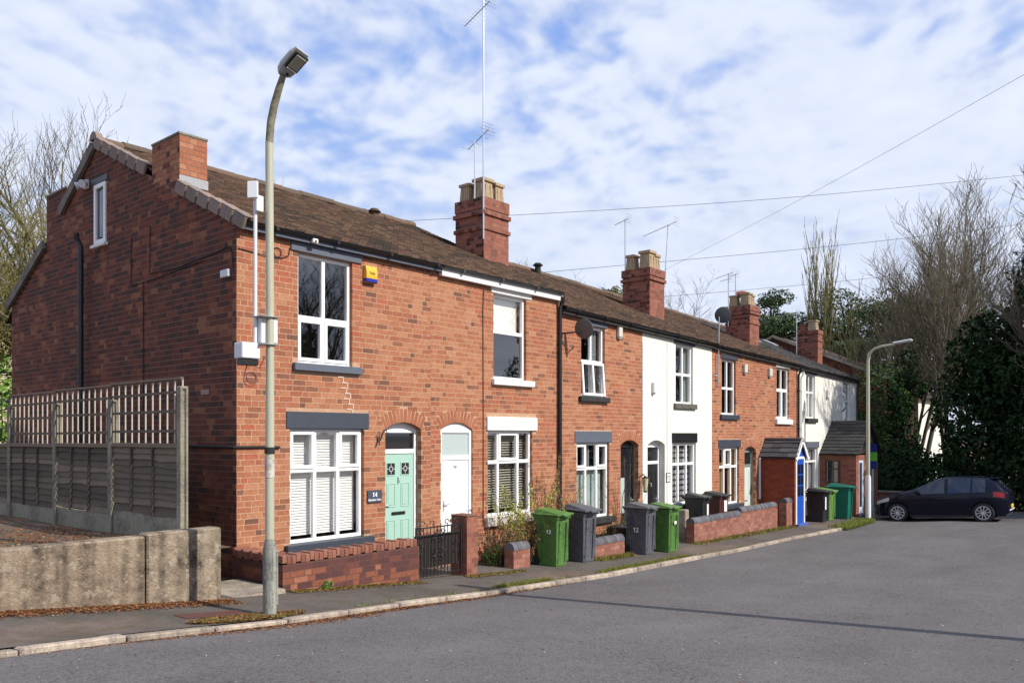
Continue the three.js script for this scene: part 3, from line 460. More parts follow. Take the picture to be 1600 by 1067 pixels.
// no. 14, with the gable
{
  const h = thing('end_terrace_house', 'end house with a tall brick gable, mint green door and capped chimney', 'house', V(0, -2.07, 0), terraceG), x0 = 0, x1 = 3.83;
  const ops = [{ x0: 1.03, x1: 2.07, y0: 1.1, y1: 2.78 }, { x0: 0.89, x1: 2.31, y0: -1.65, y1: 0.1 }, { x0: 2.77, x1: 3.6, y0: -2.02, y1: 0.1, rise: 0.12 },
    { solid: 1, x0: 0.93, x1: 2.23, y0: 0.98, y1: 1.1 }, { solid: 1, x0: 0.9, x1: 2.25, y0: 2.8, y1: 3.1 }, { solid: 1, x0: 0.82, x1: 2.41, y0: 0.1, y1: 0.36 }, { solid: 1, x0: 0.79, x1: 2.47, y0: -1.78, y1: -1.65 }];
  facade(h, x0 + 0.006, x1, -2.3, 3.03, ops, M.mortar, true, 300);
  shell(h, x0 + 0.22, x1, -2.2, 3.05, -8.4);
  windowUnit(h, { ...ops[0], cols: [0.5], rows: [0.42], vents: ['0,0', '1,0'], sill: [0.93, 2.23, 0.98, 1.098, M.greyPaint, 0.08], lintel: [0.9, 2.25, 2.79, 2.93, M.greyPaint, 0.03] });
  windowUnit(h, { ...ops[1], cols: [0.35, 0.665], rows: [0.635], vents: ['0,1', '2,1'], sill: [0.79, 2.47, -1.78, -1.652, M.slate, 0.1], lintel: [0.82, 2.41, 0.1, 0.36, M.slate, 0.02], blind: { pitch: 0.045, tilt: 1.05, depth: 0.05, m: M.blind } });
  doorUnit(h, { ...ops[2], z: -0.12, f: 0.055, yt: -0.32, fan: M.darkGlass, leaf: teal, lights: [[0.14, 0.38, 0.79, 0.905], [0.6, 0.84, 0.79, 0.905]], leaded: true, panels: [[0.12, 0.4, 0.46, 0.7], [0.58, 0.86, 0.46, 0.7], [0.12, 0.4, 0.07, 0.33], [0.58, 0.86, 0.07, 0.33]], letter: [0.28, 0.72, 0.395, M.black], knob: [0.5, 0.735], hx: 2.87 });
  // gable
  const prof = [[-0.004, -2.3], [-0.004, 3.02], [-4.6, 5.15], [-5.87, 4.34], [-5.87, 4.67], [-6.85, 4.67], [-6.85, 3.72], [-8.71, 2.74], [-8.71, -2.3]], top = (z) => z > -4.6 ? 3.02 - z * 0.463 : z > -5.87 ? 5.15 + (z + 4.6) * 0.638 : z > -6.85 ? 4.67 : 3.72 + (z + 6.85) * 0.527;
  const s = new THREE.Shape(prof.map(([z, y]) => new THREE.Vector2(-z, y))); s.holes.push(new THREE.Path([[4.18, 3.39], [4.64, 3.39], [4.64, 4.46], [4.18, 4.46]].map((p) => new THREE.Vector2(...p))));
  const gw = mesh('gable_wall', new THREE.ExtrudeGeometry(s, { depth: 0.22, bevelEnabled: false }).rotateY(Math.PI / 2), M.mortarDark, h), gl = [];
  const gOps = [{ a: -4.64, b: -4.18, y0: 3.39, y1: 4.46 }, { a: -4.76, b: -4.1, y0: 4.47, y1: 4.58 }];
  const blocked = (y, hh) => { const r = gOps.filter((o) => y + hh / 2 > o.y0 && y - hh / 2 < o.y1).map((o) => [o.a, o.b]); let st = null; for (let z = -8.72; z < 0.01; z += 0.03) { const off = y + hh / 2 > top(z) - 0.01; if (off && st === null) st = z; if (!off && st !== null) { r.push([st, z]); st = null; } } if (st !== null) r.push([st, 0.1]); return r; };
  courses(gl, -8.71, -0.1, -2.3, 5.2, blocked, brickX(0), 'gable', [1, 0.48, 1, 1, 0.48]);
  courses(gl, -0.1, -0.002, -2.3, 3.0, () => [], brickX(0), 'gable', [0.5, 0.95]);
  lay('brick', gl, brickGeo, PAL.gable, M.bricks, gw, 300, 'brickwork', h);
  const win = part('window', h), fb = new MB(); for (const [a, b, c, d] of [[-4.64, -4.57, 3.39, 4.46], [-4.25, -4.18, 3.39, 4.46], [-4.57, -4.25, 4.38, 4.46], [-4.57, -4.25, 3.39, 3.47]]) fb.cbox(-0.03, 0.06, c, d, a, b);
  fb.build('frame', M.upvc, win); const pn = mesh('pane', new THREE.PlaneGeometry(0.32, 0.91), M.darkGlass, win); pn.position.set(0.01, 3.925, -4.41); pn.rotation.y = -Math.PI / 2;
  new MB().cbox(-0.025, 0.1, 4.47, 4.58, -4.76, -4.1).build('lintel', M.slate, win); new MB().cbox(-0.07, 0.05, 3.33, 3.385, -4.7, -4.12).build('sill', M.white, win);
  // verge
  const vt = [0, 1].map((i) => mat(...[[0.27, 0.2, 0.16], [0.22, 0.17, 0.14]][i], { map: T.grain, size: 0.5, rough: 0.9 }));
  const vg = new MB().cbox(-0.035, 0.015, -0.13, 0.05, -0.15, 0.15, 0.012).cbox(-0.035, 0.13, 0.05, 0.075, -0.15, 0.15, 0.01).geometry();
  for (let i = 0; i < 15; i++) { const z = 0.14 - i * 0.327; if (z < -1.5 && z > -2.65) continue; const m = mesh('verge_tile', vg, pick(vt), h); m.position.set(-0.02, 3.06 + 0.09 - z * 0.463 - 0.02 + rr(-0.006, 0.006), z); m.rotation.set(Math.atan(0.463) + 0.04, rr(-0.02, 0.02), 0); m.scale.set(1, 1, 1.06); }
  const bb = new MB(); bb.bar(V(-0.05, 5.16, -4.62), V(-0.05, 4.24, -6.06), 0.17, 0.06); bb.build('bargeboard', mat(0.2, 0.19, 0.17, { map: T.conc, size: 0.5 }), h); new MB().bar(V(-0.05, 3.74, -6.86), V(-0.05, 2.72, -8.84), 0.17, 0.06).build('bargeboard', mat(0.2, 0.19, 0.17, { map: T.conc, size: 0.5 }), h);
  const cap = mesh('ridge_cap', ridgeGeo, vt[0], h); cap.position.set(0.0, 5.27, -4.6); cap.scale.set(0.12, 1.15, 1.05);
  roof(h, 0.0, x1, pairEave(0), PAL.roof, { keep: 300, skip: [[-0.1, 0.47, -2.55, -1.6]] });
  const rear = new MB(); rear.box(0.22, 3.8, 3.4, 3.5, -8.7, -5.8); rear.quad(V(0, 3.75, -6.85), V(0, 2.76, -8.8), V(3.8, 2.76, -8.8), V(3.8, 3.75, -6.85)); rear.box(0.22, 3.8, -2.3, 3.4, -8.71, -8.5); rear.build('rear_roof', M.under, h);
  const stub = part('rear_chimney', h); new MB().box(0.004, 0.5, 4.0, 4.66, -6.845, -5.875).build('stack', M.mortarDark, stub); new MB().cbox(-0.02, 0.52, 4.665, 4.71, -6.87, -5.85).build('capping', M.concPost, stub);
  chimney(h, 0.002, 0.46, -2.51, -1.62, 3.72, 4.68, { keep: 60, bands: [], noSide: 1, pal: PAL.front });
  const hm = new MB(); hm.box(-0.012, 0.47, 4.68, 4.71, -2.52, -1.61); hm.build('chimney_capping', M.concPost, h);
  gutter(h, 0.06, 4.02, 3.045, 3.045); fascia(h, 0.03, 4.02, 3.06, 3.06, M.greyPaint, 0.13);
  downpipe(h, -0.0, -1.9, 3.52, 0.05); const dp = h.children[h.children.length - 1]; dp.position.set(-0.08, 0, -4.91); dp.rotation.y = -Math.PI / 2;
  const cable = (p, r, n) => new MB().tube(p, r, n).build('wall_cable', M.blackMatt, h); cable([V(-0.015, 3.4, -2.55), V(-0.015, 2.62, -2.56), V(-0.015, 2.6, -1.6), V(-0.015, 2.68, -0.4), V(-0.015, 2.72, -0.2), V(-0.015, 2.62, -0.1), V(-0.015, 2.35, -0.08)], 0.008, 5);cable([V(-0.015, 3.3, -3.2), V(-0.015, 2.5, -3.22), V(-0.015, 2.52, -2.4), V(-0.015, 2.6, -0.9)], 0.008, 5); cable([V(-0.015, 2.5, -2.78), V(-0.015, 0.4, -2.78)], 0.008, 5); cable([V(-0.02, -0.17, 0), V(-0.02, -0.16, -1.6)], 0.022, 6); cable([V(-0.02, -0.17, -0.02), V(0.0, -0.17, 0.02), V(0.5, -0.17, 0.02), V(0.7, -0.18, 0.02)], 0.022, 6);
  cable([V(0.02, 2.66, 0.018), V(0.3, 2.64, 0.018), V(0.5, 2.62, 0.018), V(0.75, 2.64, 0.018), V(0.86, 2.7, 0.018), V(0.88, 2.82, 0.018)], 0.007, 5); cable(range(0, 6.28, 0.4).map((a) => V(0.66 + 0.07 * Math.cos(a), 2.71 + 0.07 * Math.sin(a), 0.02)), 0.007, 5); cable(range(0, 2, 0.25).map((a) => V(2.56 + 0.12 * a, 0.0 - 0.1 * Math.sin(a * 3), 0.025)), 0.008, 5); cable([V(2.55, -0.2, 0.02), V(2.62, 0.0, 0.03), V(2.63, -0.16, 0.02)], 0.008, 5); 
  new MB().cbox(-0.05, -0.004, 2.27, 2.38, -0.36, -0.14, 0.01).build('junction_box', M.lightGrey, h); new MB().cbox(-0.02, -0.004, 0.6, 0.68, -0.95, -0.72, 0.004).build('air_brick', mat(0.3, 0.2, 0.18), h);
  const pt = new MB(); for (let k = 0; k < 7; k++) { const x = 1.78 + k * 0.03 + (k % 2) * 0.05, y = 0.93 - k * 0.085; pt.box(x - 0.005, x + 0.11, y - 0.012, y + 0.003, 0.004, 0.012); pt.box(x + 0.1, x + 0.112, y - 0.085, y, 0.004, 0.012); } pt.build('repointing', mat(0.66, 0.55, 0.45, { rough: 0.95 }), h);
}
// no. 13
{
  const h = thing('terraced_house', 'brick terraced house with a white panelled door and white venetian blinds between two others', 'house', V(5.75, -2.4, 0), terraceG), x0 = 3.83, x1 = 7.67;
  const ops = [{ x0: 5.53, x1: 6.54, y0: 1.1, y1: 2.77 }, { x0: 5.36, x1: 6.74, y0: -1.58, y1: 0.09 }, { x0: 4.09, x1: 4.93, y0: -2.02, y1: 0.1, rise: 0.13 },
    { solid: 1, x0: 5.47, x1: 6.74, y0: 0.98, y1: 1.1 }, { solid: 1, x0: 5.45, x1: 6.7, y0: 2.77, y1: 2.92 }, { solid: 1, x0: 5.32, x1: 6.87, y0: 0.09, y1: 0.36 }, { solid: 1, x0: 5.27, x1: 6.8, y0: -1.76, y1: -1.58 }];
  facade(h, x0, x1, -2.7, 3.03, ops, M.mortar, true, 300); shell(h, x0, x1, -2.4, 3.05);
  windowUnit(h, { ...ops[0], rows: [0.56], vents: [], sill: [5.47, 6.74, 0.98, 1.098, M.white, 0.08], lintel: [5.45, 6.7, 2.772, 2.92, M.white, 0.025], curtains: [[5.58, 6.5, 2.05, 2.72, cCream, 0.05]] });
  windowUnit(h, { ...ops[1], cols: [0.27, 0.715], rows: [0.63], vents: ['1,1'], sill: [5.27, 6.8, -1.76, -1.582, M.flake, 0.1], lintel: [5.32, 6.87, 0.092, 0.36, M.white, 0.04], blind: { pitch: 0.052, tilt: 0.35, depth: 0.05, m: M.slat } });
  doorUnit(h, { ...ops[2], z: -0.03, f: 0.06, yt: -0.46, fan: M.frost, leaf: whiteDoor, panels: [[0.06, 0.46, 0.6, 0.74], [0.54, 0.94, 0.6, 0.74], [0.06, 0.46, 0.34, 0.56], [0.54, 0.94, 0.34, 0.56], [0.06, 0.46, 0.05, 0.24], [0.54, 0.94, 0.05, 0.24]], letter: [0.3, 0.7, 0.29, mat(0.3, 0.22, 0.08, { metalness: 0.7, rough: 0.4 })], hx: 4.2 });
  roof(h, x0, x1, pairEave(0), PAL.roof, { skip: [[7.15, 7.7, -2.7, -1.7]] });
  chimney(h, 7.22, 8.08, -2.66, -1.78, 3.4, 5.38, { keep: 200, bands: [[5.12, 0.26, 0.015], [4.98, 0.09, 0.045], [4.64, 0.085, 0.035]], pots: [[7.45, -2.46, 0.42, pot], [7.5, -2.05, 0.48, pot, 0.17], [7.88, -2.02, 0.44, pot]] });
  gutter(h, 4.02, 7.64, 3.045, 3.045, 0.13, mat(0.05, 0.055, 0.06, { rough: 0.45 })); fascia(h, 4.02, 7.66, 3.06, 3.06, M.white, 0.19);
  downpipe(h, 7.62, -2.35, 2.85, 0.042);
  const cb = new MB(); cb.tube([V(5.23, 2.8, 0.02), V(5.21, 2.4, 0.015), V(5.22, 0.6, 0.015), V(5.22, -1.75, 0.015)], 0.009, 5); cb.build('wall_cable', mat(0.1, 0.05, 0.04), h);
}
// nos. 12 to 7
function pairHouse(o) {
  const h = thing('terraced_house', o.label, 'house', V((o.x0 + o.x1) / 2, G((o.x0 + o.x1) / 2), 0), terraceG), yb = G(o.x1) - 0.2, t0 = eave(o.x0 + 0.01), t1 = eave(o.x1 - 0.01), yt = t1 - 0.03;
  const solids = o.solids ?? [];
  facade(h, o.x0, o.x1, yb, yt + 0.02, [...o.ops, ...solids.map((s) => ({ solid: 1, x0: s[0], x1: s[1], y0: s[2], y1: s[3] }))], o.material ?? M.mortar, !o.material, o.keep ?? 0); shell(h, o.x0, o.x1, yb + 0.05, yt);
  roof(h, o.x0, o.x1, (x) => eave(clamp(x, o.x0 + 0.01, o.x1 - 0.01)), o.pal ?? PAL.roof, { skip: o.skip, kind: o.kind, gauge: o.gauge, tw: o.tw, ridgeMat: o.ridgeMat });
  gutter(h, o.x0, o.x1, t0 - 0.015, t1 - 0.015); fascia(h, o.x0, o.x1, t0, t1, o.fm ?? M.blackMatt, 0.15);
  return h;
}
{
  const up = { x0: 8.48, x1: 9.43, y0: 0.87, y1: 2.46 }, lo = { x0: 8.31, x1: 9.62, y0: -1.88, y1: -0.17 }, dr = { x0: 10.11, x1: 10.92, y0: -2.36, y1: -0.24, rise: 0.12 };
  const h = pairHouse({ x0: 7.67, x1: 11.11, label: 'brick terraced house with an open upstairs sash and a black arched doorway', ops: [up, lo, dr], solids: [[8.38, 9.55, 0.75, 0.87], [8.4, 9.52, 2.47, 2.7], [8.23, 9.72, -0.17, 0.09], [8.2, 9.76, -2.02, -1.88]], keep: 150, skip: [[7.6, 8.12, -2.7, -1.7]] });
  windowUnit(h, { ...up, cols: [0.5], rows: [0.5], tilted: 0.76, sill: [8.38, 9.55, 0.75, 0.868, M.sillWorn, 0.09], lintel: [8.4, 9.52, 2.47, 2.58, M.greyPaint, 0.03], curtains: [[8.55, 8.7, 0.9, 2.4, cCream], [9.1, 9.38, 0.9, 2.4, cGrey]] });
  windowUnit(h, { ...lo, cols: [0.33, 0.67], rows: [0.66], vents: ['0,1', '2,1'], sill: [8.2, 9.76, -2.02, -1.882, M.sillWorn, 0.1], lintel: [8.23, 9.72, -0.168, 0.09, M.greyPaint, 0.02], curtains: [[8.36, 9.57, -1.85, -0.78, cGreen, 0.2], [8.9, 9.1, -0.75, -0.2, cGrey]] });
  doorUnit(h, { ...dr, z: -0.14, frame: M.black, leaf: blackDoor, yt: -0.78, fan: M.darkGlass, lights: [[0.12, 0.5, 0.3, 0.84]], lightGlass: M.frost, panels: [[0.12, 0.88, 0.04, 0.24]], hx: 10.82 });
  const p = mesh('door_panel', new THREE.BoxGeometry(0.1, 1.05, 0.02), M.frost, h); p.position.set(10.2, -1.35, -0.1);
}
{
  const up = { x0: 12.8, x1: 13.76, y0: 0.84, y1: 2.4 }, lo = { x0: 12.62, x1: 13.94, y0: -1.84, y1: -0.22 }, dr = { x0: 11.36, x1: 12.22, y0: -2.5, y1: -0.25, rise: 0.12 };
  const h = pairHouse({ x0: 11.11, x1: 14.9, label: 'white rendered terraced house with a black front door, between two brick ones', ops: [up, lo, dr], material: M.render });
  windowUnit(h, { ...up, cols: [0.5], rows: [0.5], sill: [12.68, 13.9, 0.7, 0.838, mat(0.12, 0.12, 0.11, { map: T.conc, size: 0.4 }), 0.07], lintel: [12.7, 13.85, 2.41, 2.55, M.slate, 0.03], curtains: [[12.85, 13.05, 0.9, 2.35, cGrey], [13.5, 13.72, 0.9, 2.35, cGreen]] });
  windowUnit(h, { ...lo, cols: [0.33, 0.67], rows: [0.66], sill: [12.5, 14.1, -2.0, -1.842, M.slate, 0.1], lintel: [12.59, 13.98, -0.2, 0.06, M.black, 0.03], curtains: [[12.67, 13.9, -1.8, -0.25, cCheck, 0.15]] });
  doorUnit(h, { ...dr, z: -0.16, leaf: blackDoor, yt: -0.74, fan: M.darkGlass, panels: [[0.12, 0.44, 0.4, 0.9], [0.56, 0.88, 0.4, 0.9], [0.12, 0.44, 0.06, 0.3], [0.56, 0.88, 0.06, 0.3]], letter: [0.3, 0.7, 0.35, M.alu], knob: [0.5, 0.7], hx: 12.08 });
  chimney(h, 14.5, 15.36, -2.71, -1.78, 3.1, 4.93, { keep: 0, bands: [[4.72, 0.22, 0.03], [4.58, 0.085, 0.05]], pots: [[14.72, -2.5, 0.48, pot], [14.78, -2.02, 0.55, pot, 0.18], [15.14, -2.02, 0.5, pot]] });
  new MB().box(14.93, 14.97, -2.5, 2.3, 0.0, 0.02).build('render_edge', M.white, h); const c = h.children[h.children.length - 1]; c.position.x = -3.84; new MB().tube([V(12.33, -2.4, 0.015), V(12.33, 2.5, 0.015)], 0.008, 5).build('wall_cable', M.white, h);
}
{
  const up = { x0: 15.53, x1: 16.47, y0: 0.6, y1: 2.21 }, lo = { x0: 15.36, x1: 16.7, y0: -2.03, y1: -0.36 }, dr = { x0: 17.09, x1: 17.93, y0: -2.66, y1: -0.48, rise: 0.13 };
  const h = pairHouse({ x0: 14.9, x1: 18.16, label: 'brick terraced house with amber curtains and a sage green arched door', ops: [up, lo, dr], solids: [[15.4, 16.6, 0.46, 0.6], [15.45, 16.6, 2.21, 2.5], [15.3, 16.8, -0.36, -0.13], [15.24, 16.85, -2.17, -2.03]], skip: [[14.8, 15.38, -2.8, -1.7]] });
  windowUnit(h, { ...up, cols: [0.5], rows: [0.48], sill: [15.4, 16.6, 0.46, 0.598, M.slate, 0.08], lintel: [15.45, 16.6, 2.22, 2.36, M.slate, 0.03], curtains: [[15.55, 15.8, 0.65, 2.15, cDark]] });
  windowUnit(h, { ...lo, cols: [0.34, 0.67], rows: [0.66], vents: ['1,1'], sill: [15.24, 16.85, -2.17, -2.032, M.slate, 0.1], lintel: [15.3, 16.8, -0.358, -0.13, M.slate, 0.02], curtains: [[15.4, 15.72, -2, -0.42, cAmber], [15.86, 16.12, -2, -0.8, cAmber], [16.3, 16.66, -2, -0.42, cAmber], [15.4, 15.6, -0.8, -0.4, cRed]] });
  doorUnit(h, { ...dr, z: -0.14, frame: sage, leaf: sageLight, yt: -0.98, fan: M.darkGlass, panels: [[0.14, 0.86, 0.42, 0.94], [0.14, 0.86, 0.06, 0.34]], letter: [0.3, 0.7, 0.38, M.alu], hx: 17.2 });
}
{
  const up = { x0: 19.59, x1: 20.66, y0: 0.53, y1: 2.22 };
  const h = pairHouse({ x0: 18.16, x1: 21.45, label: 'brick terraced house with a tiled brick porch and a bright blue door', ops: [up], solids: [[19.45, 20.8, 0.36, 0.53], [19.5, 20.75, 2.22, 2.5]], skip: [[20.95, 21.5, -2.5, -1.4]] });
  windowUnit(h, { ...up, cols: [0.5], rows: [0.58], vents: ['0,0', '1,0'], sill: [19.45, 20.8, 0.36, 0.528, M.white, 0.09], lintel: [19.5, 20.75, 2.23, 2.36, M.white, 0.03], curtains: [[19.62, 19.95, 0.6, 2.1, cGrey]] });
  porch(h, { x0: 18.2, x1: 19.1, z1: 1.12, y0: -2.85, ye: -0.66, ya: -0.12, ov: 0.07, wall: mat(0.26, 0.05, 0.018, { map: T.grain, size: 0.3, rough: 0.75 }), roofPal: PAL.slate, gable: blue, board: M.white });
  const d = part('porch_door', h), b = new MB(); b.cbox(18.36, 18.94, -2.72, -0.74, 1.08, 1.13, 0.004); b.build('leaf', blue, d); const f = new MB(); f.cbox(18.28, 18.36, -2.76, -0.66, 1.06, 1.14); f.cbox(18.94, 19.02, -2.76, -0.66, 1.06, 1.14); f.cbox(18.36, 18.94, -0.74, -0.66, 1.06, 1.14); f.build('frame', M.white, d);
  for (let i = 0; i < 2; i++) for (let j = 0; j < 3; j++) new MB().box(18.42 + i * 0.25, 18.63 + i * 0.25, -1.2 - j * 0.34, -0.9 - j * 0.34, 1.128, 1.136).build('pane', M.darkGlass, d);
  new MB().cbox(18.26, 19.04, -2.86, -2.73, 0.98, 1.24).build('step', mat(0.05, 0.1, 0.35), d); new MB().tube([V(18.86, -1.75, 1.13), V(18.86, -1.75, 1.17), V(18.78, -1.75, 1.17)], 0.012, 6).build('handle', M.alu, d);
  downpipe(h, 21.38, -2.8, 2.2, 0.04); new MB().box(19.14, 19.2, -2.0, -0.7, 0.03, 0.08).build('meter_pipe', M.white, h); const mp = h.children[h.children.length - 1]; mp.position.x = -1.06;
  chimney(h, 20.95, 21.75, -2.42, -1.52, 2.75, 4.62, { bands: [[4.42, 0.2, 0.03], [4.3, 0.085, 0.05], [3.95, 0.08, 0.03]], pots: [[21.2, -2.2, 0.4, pot], [21.25, -1.78, 0.46, pot, 0.17], [21.55, -1.78, 0.42, pot, 0.14]] });
  const cw = new MB(); cw.tube([V(21.5, 5.02, -1.95), V(21.5, 5.14, -1.95)], [0.1, 0.1], 10); cw.tube([V(21.35, 5.1, -2.2), V(21.42, 5.12, -2.0), V(21.5, 5.1, -1.9)], 0.1, 8); cw.build('chimney_cowl', potRed, h);
}
function porch(h, o) {
  const w = part('porch', h), xm = (o.x0 + o.x1) / 2, b = new MB(), t = 0.11;
  b.box(o.x0, o.x0 + t, o.y0, o.ye, 0.001, o.z1); b.box(o.x1 - t, o.x1, o.y0, o.ye, 0.001, o.z1);
  if (o.front) for (const [a, c, y0, y1] of o.front) b.box(a, c, y0, y1, o.z1 - t, o.z1 - 0.002); else { b.box(o.x0 + t, o.x0 + 0.18, o.y0, o.ye, o.z1 - t, o.z1); b.box(o.x1 - 0.18, o.x1 - t, o.y0, o.ye, o.z1 - t, o.z1); }
  b.build('wall', o.wall, w);
  const list = [];
  courses(list, 0.0, o.z1, o.y0, o.ye - 0.02, (y, hh) => o.sideWin && y + hh / 2 > o.sideWin[2] && y - hh / 2 < o.sideWin[3] ? [[o.sideWin[0], o.sideWin[1]]] : [], brickX(o.x0), 'wall', [1, 1]);
  if (o.front) courses(list, o.x0, o.x1, o.y0, o.ye - 0.02, (y) => o.holes.filter((q) => y > q[2] && y < q[3]).map((q) => [q[0], q[1]]), brickZ(o.z1), 'wall', [1, 1]); else for (const [a, c] of [[o.x0, o.x0 + 0.08], [o.x1 - 0.08, o.x1]]) courses(list, a, c, o.y0, o.ye - 0.02, () => [], brickZ(o.z1), 'front', [1, 1]);
  const pp = o.pal ?? [[0.26, 0.055, 0.022], [0.22, 0.045, 0.02], [0.29, 0.065, 0.028]].map((c) => C(...c)); for (const q of list) q.c %= pp.length; lay('brick', list, brickGeo, pp, M.bricks, w, 0, 'brickwork', w);
  const L = Math.hypot(xm - o.x0 + o.ov, o.ya - o.ye), sl = Math.atan2(o.ya - o.ye, xm - o.x0 + o.ov * 0.5), tl = [], n = Math.round(L / 0.19);
  for (let k = 0; k < n; k++) for (let z = 0.03; z < o.z1 + o.ov; z += 0.3) for (const s of [-1, 1]) {
    const q = (k + 0.5) / n, zz = Math.min(z + 0.295, o.z1 + o.ov + 0.05), m = new THREE.Matrix4().makeTranslation(lerp(s < 0 ? o.x0 - o.ov : o.x1 + o.ov, xm, q), lerp(o.ye - 0.04, o.ya, q) + 0.02 + rr(-0.004, 0.004), (z + zz) / 2).multiply(new THREE.Matrix4().makeRotationY(s * Math.PI / 2)).multiply(new THREE.Matrix4().makeRotationX(sl)).multiply(new THREE.Matrix4().makeScale(zz - z, 0.025, L / n));
    tl.push({ m, c: Math.floor(rnd() * o.roofPal.length), g: k % 3, w: 0.2 });
  }
  lay('roof_tile', tl, unitTile, o.roofPal, M.tiles, w, 80, 'tiling', w);
  const zf = o.z1 + o.ov, rb = new MB(); rb.quad(V(o.x0 - o.ov, o.ye - 0.06, 0.0), V(o.x0 - o.ov, o.ye - 0.06, zf), V(xm, o.ya - 0.02, zf), V(xm, o.ya - 0.02, 0)); rb.quad(V(o.x1 + o.ov, o.ye - 0.06, zf), V(o.x1 + o.ov, o.ye - 0.06, 0), V(xm, o.ya - 0.02, 0), V(xm, o.ya - 0.02, zf)); rb.build('roof_boards', M.under, w);
  const g = new THREE.Shape([[o.x0, o.ye], [o.x1, o.ye], [xm, o.ya - 0.05]].map((p) => new THREE.Vector2(...p))); mesh('gable', new THREE.ExtrudeGeometry(g, { depth: 0.05, bevelEnabled: false }).translate(0, 0, o.z1 - 0.05), o.gable, w);
  if (o.board) { const q = new MB(); for (const s of [-1, 1]) q.bar(V(s < 0 ? o.x0 - o.ov : o.x1 + o.ov, o.ye - 0.1, zf + 0.015), V(xm, o.ya - 0.02, zf + 0.015), 0.13, 0.03); q.build('bargeboard', o.board, w); }
  const rg = mesh('ridge_tile', ridgeGeo, mat(0.07, 0.05, 0.045, { rough: 0.9 }), w); rg.position.set(xm, o.ya - 0.03, zf / 2); rg.rotation.y = Math.PI / 2; rg.scale.set(zf, 0.6, 0.6);
}
{
  const up = { x0: 22.24, x1: 23.13, y0: 0.6, y1: 2.14 }, lo = { x0: 22.05, x1: 23.4, y0: -1.98, y1: -0.45 };
  const h = pairHouse({ x0: 21.45, x1: 24.6, label: 'white rendered terraced house with a grey lintel beside the dark tiled porch', ops: [up, lo], material: M.render, pal: PAL.slate, kind: 'slate', gauge: 0.19, tw: 0.28, skip: [[21.4, 21.8, -2.5, -1.4]] });
  windowUnit(h, { ...up, cols: [0.5], rows: [0.6], vents: [], sill: [22.15, 23.25, 0.45, 0.598, M.sillWorn, 0.08], lintel: [22.15, 23.3, 2.15, 2.3, M.slate, 0.03], curtains: [[22.28, 23.1, 0.65, 1.6, cCream, 0.5]] });
  windowUnit(h, { ...lo, cols: [0.4], rows: [0.68], sill: [21.98, 23.5, -2.1, -1.982, M.white, 0.1], lintel: [21.98, 23.5, -0.448, -0.23, M.greyPaint, 0.03], curtains: [[22.6, 23.3, -1.9, -0.5, cGrey]] });
  downpipe(h, 21.62, -2.8, 2.1, 0.035, M.white);
  for (const x of [22.2, 23.8]) { const r = new MB(); r.bar(V(x, 3.4, -1.7), V(x, 3.64, -2.2), 0.42, 0.04, V(1, 0, 0)); const m = r.build('roof_window', M.grey, h); m.position.y = 0.03; }
}
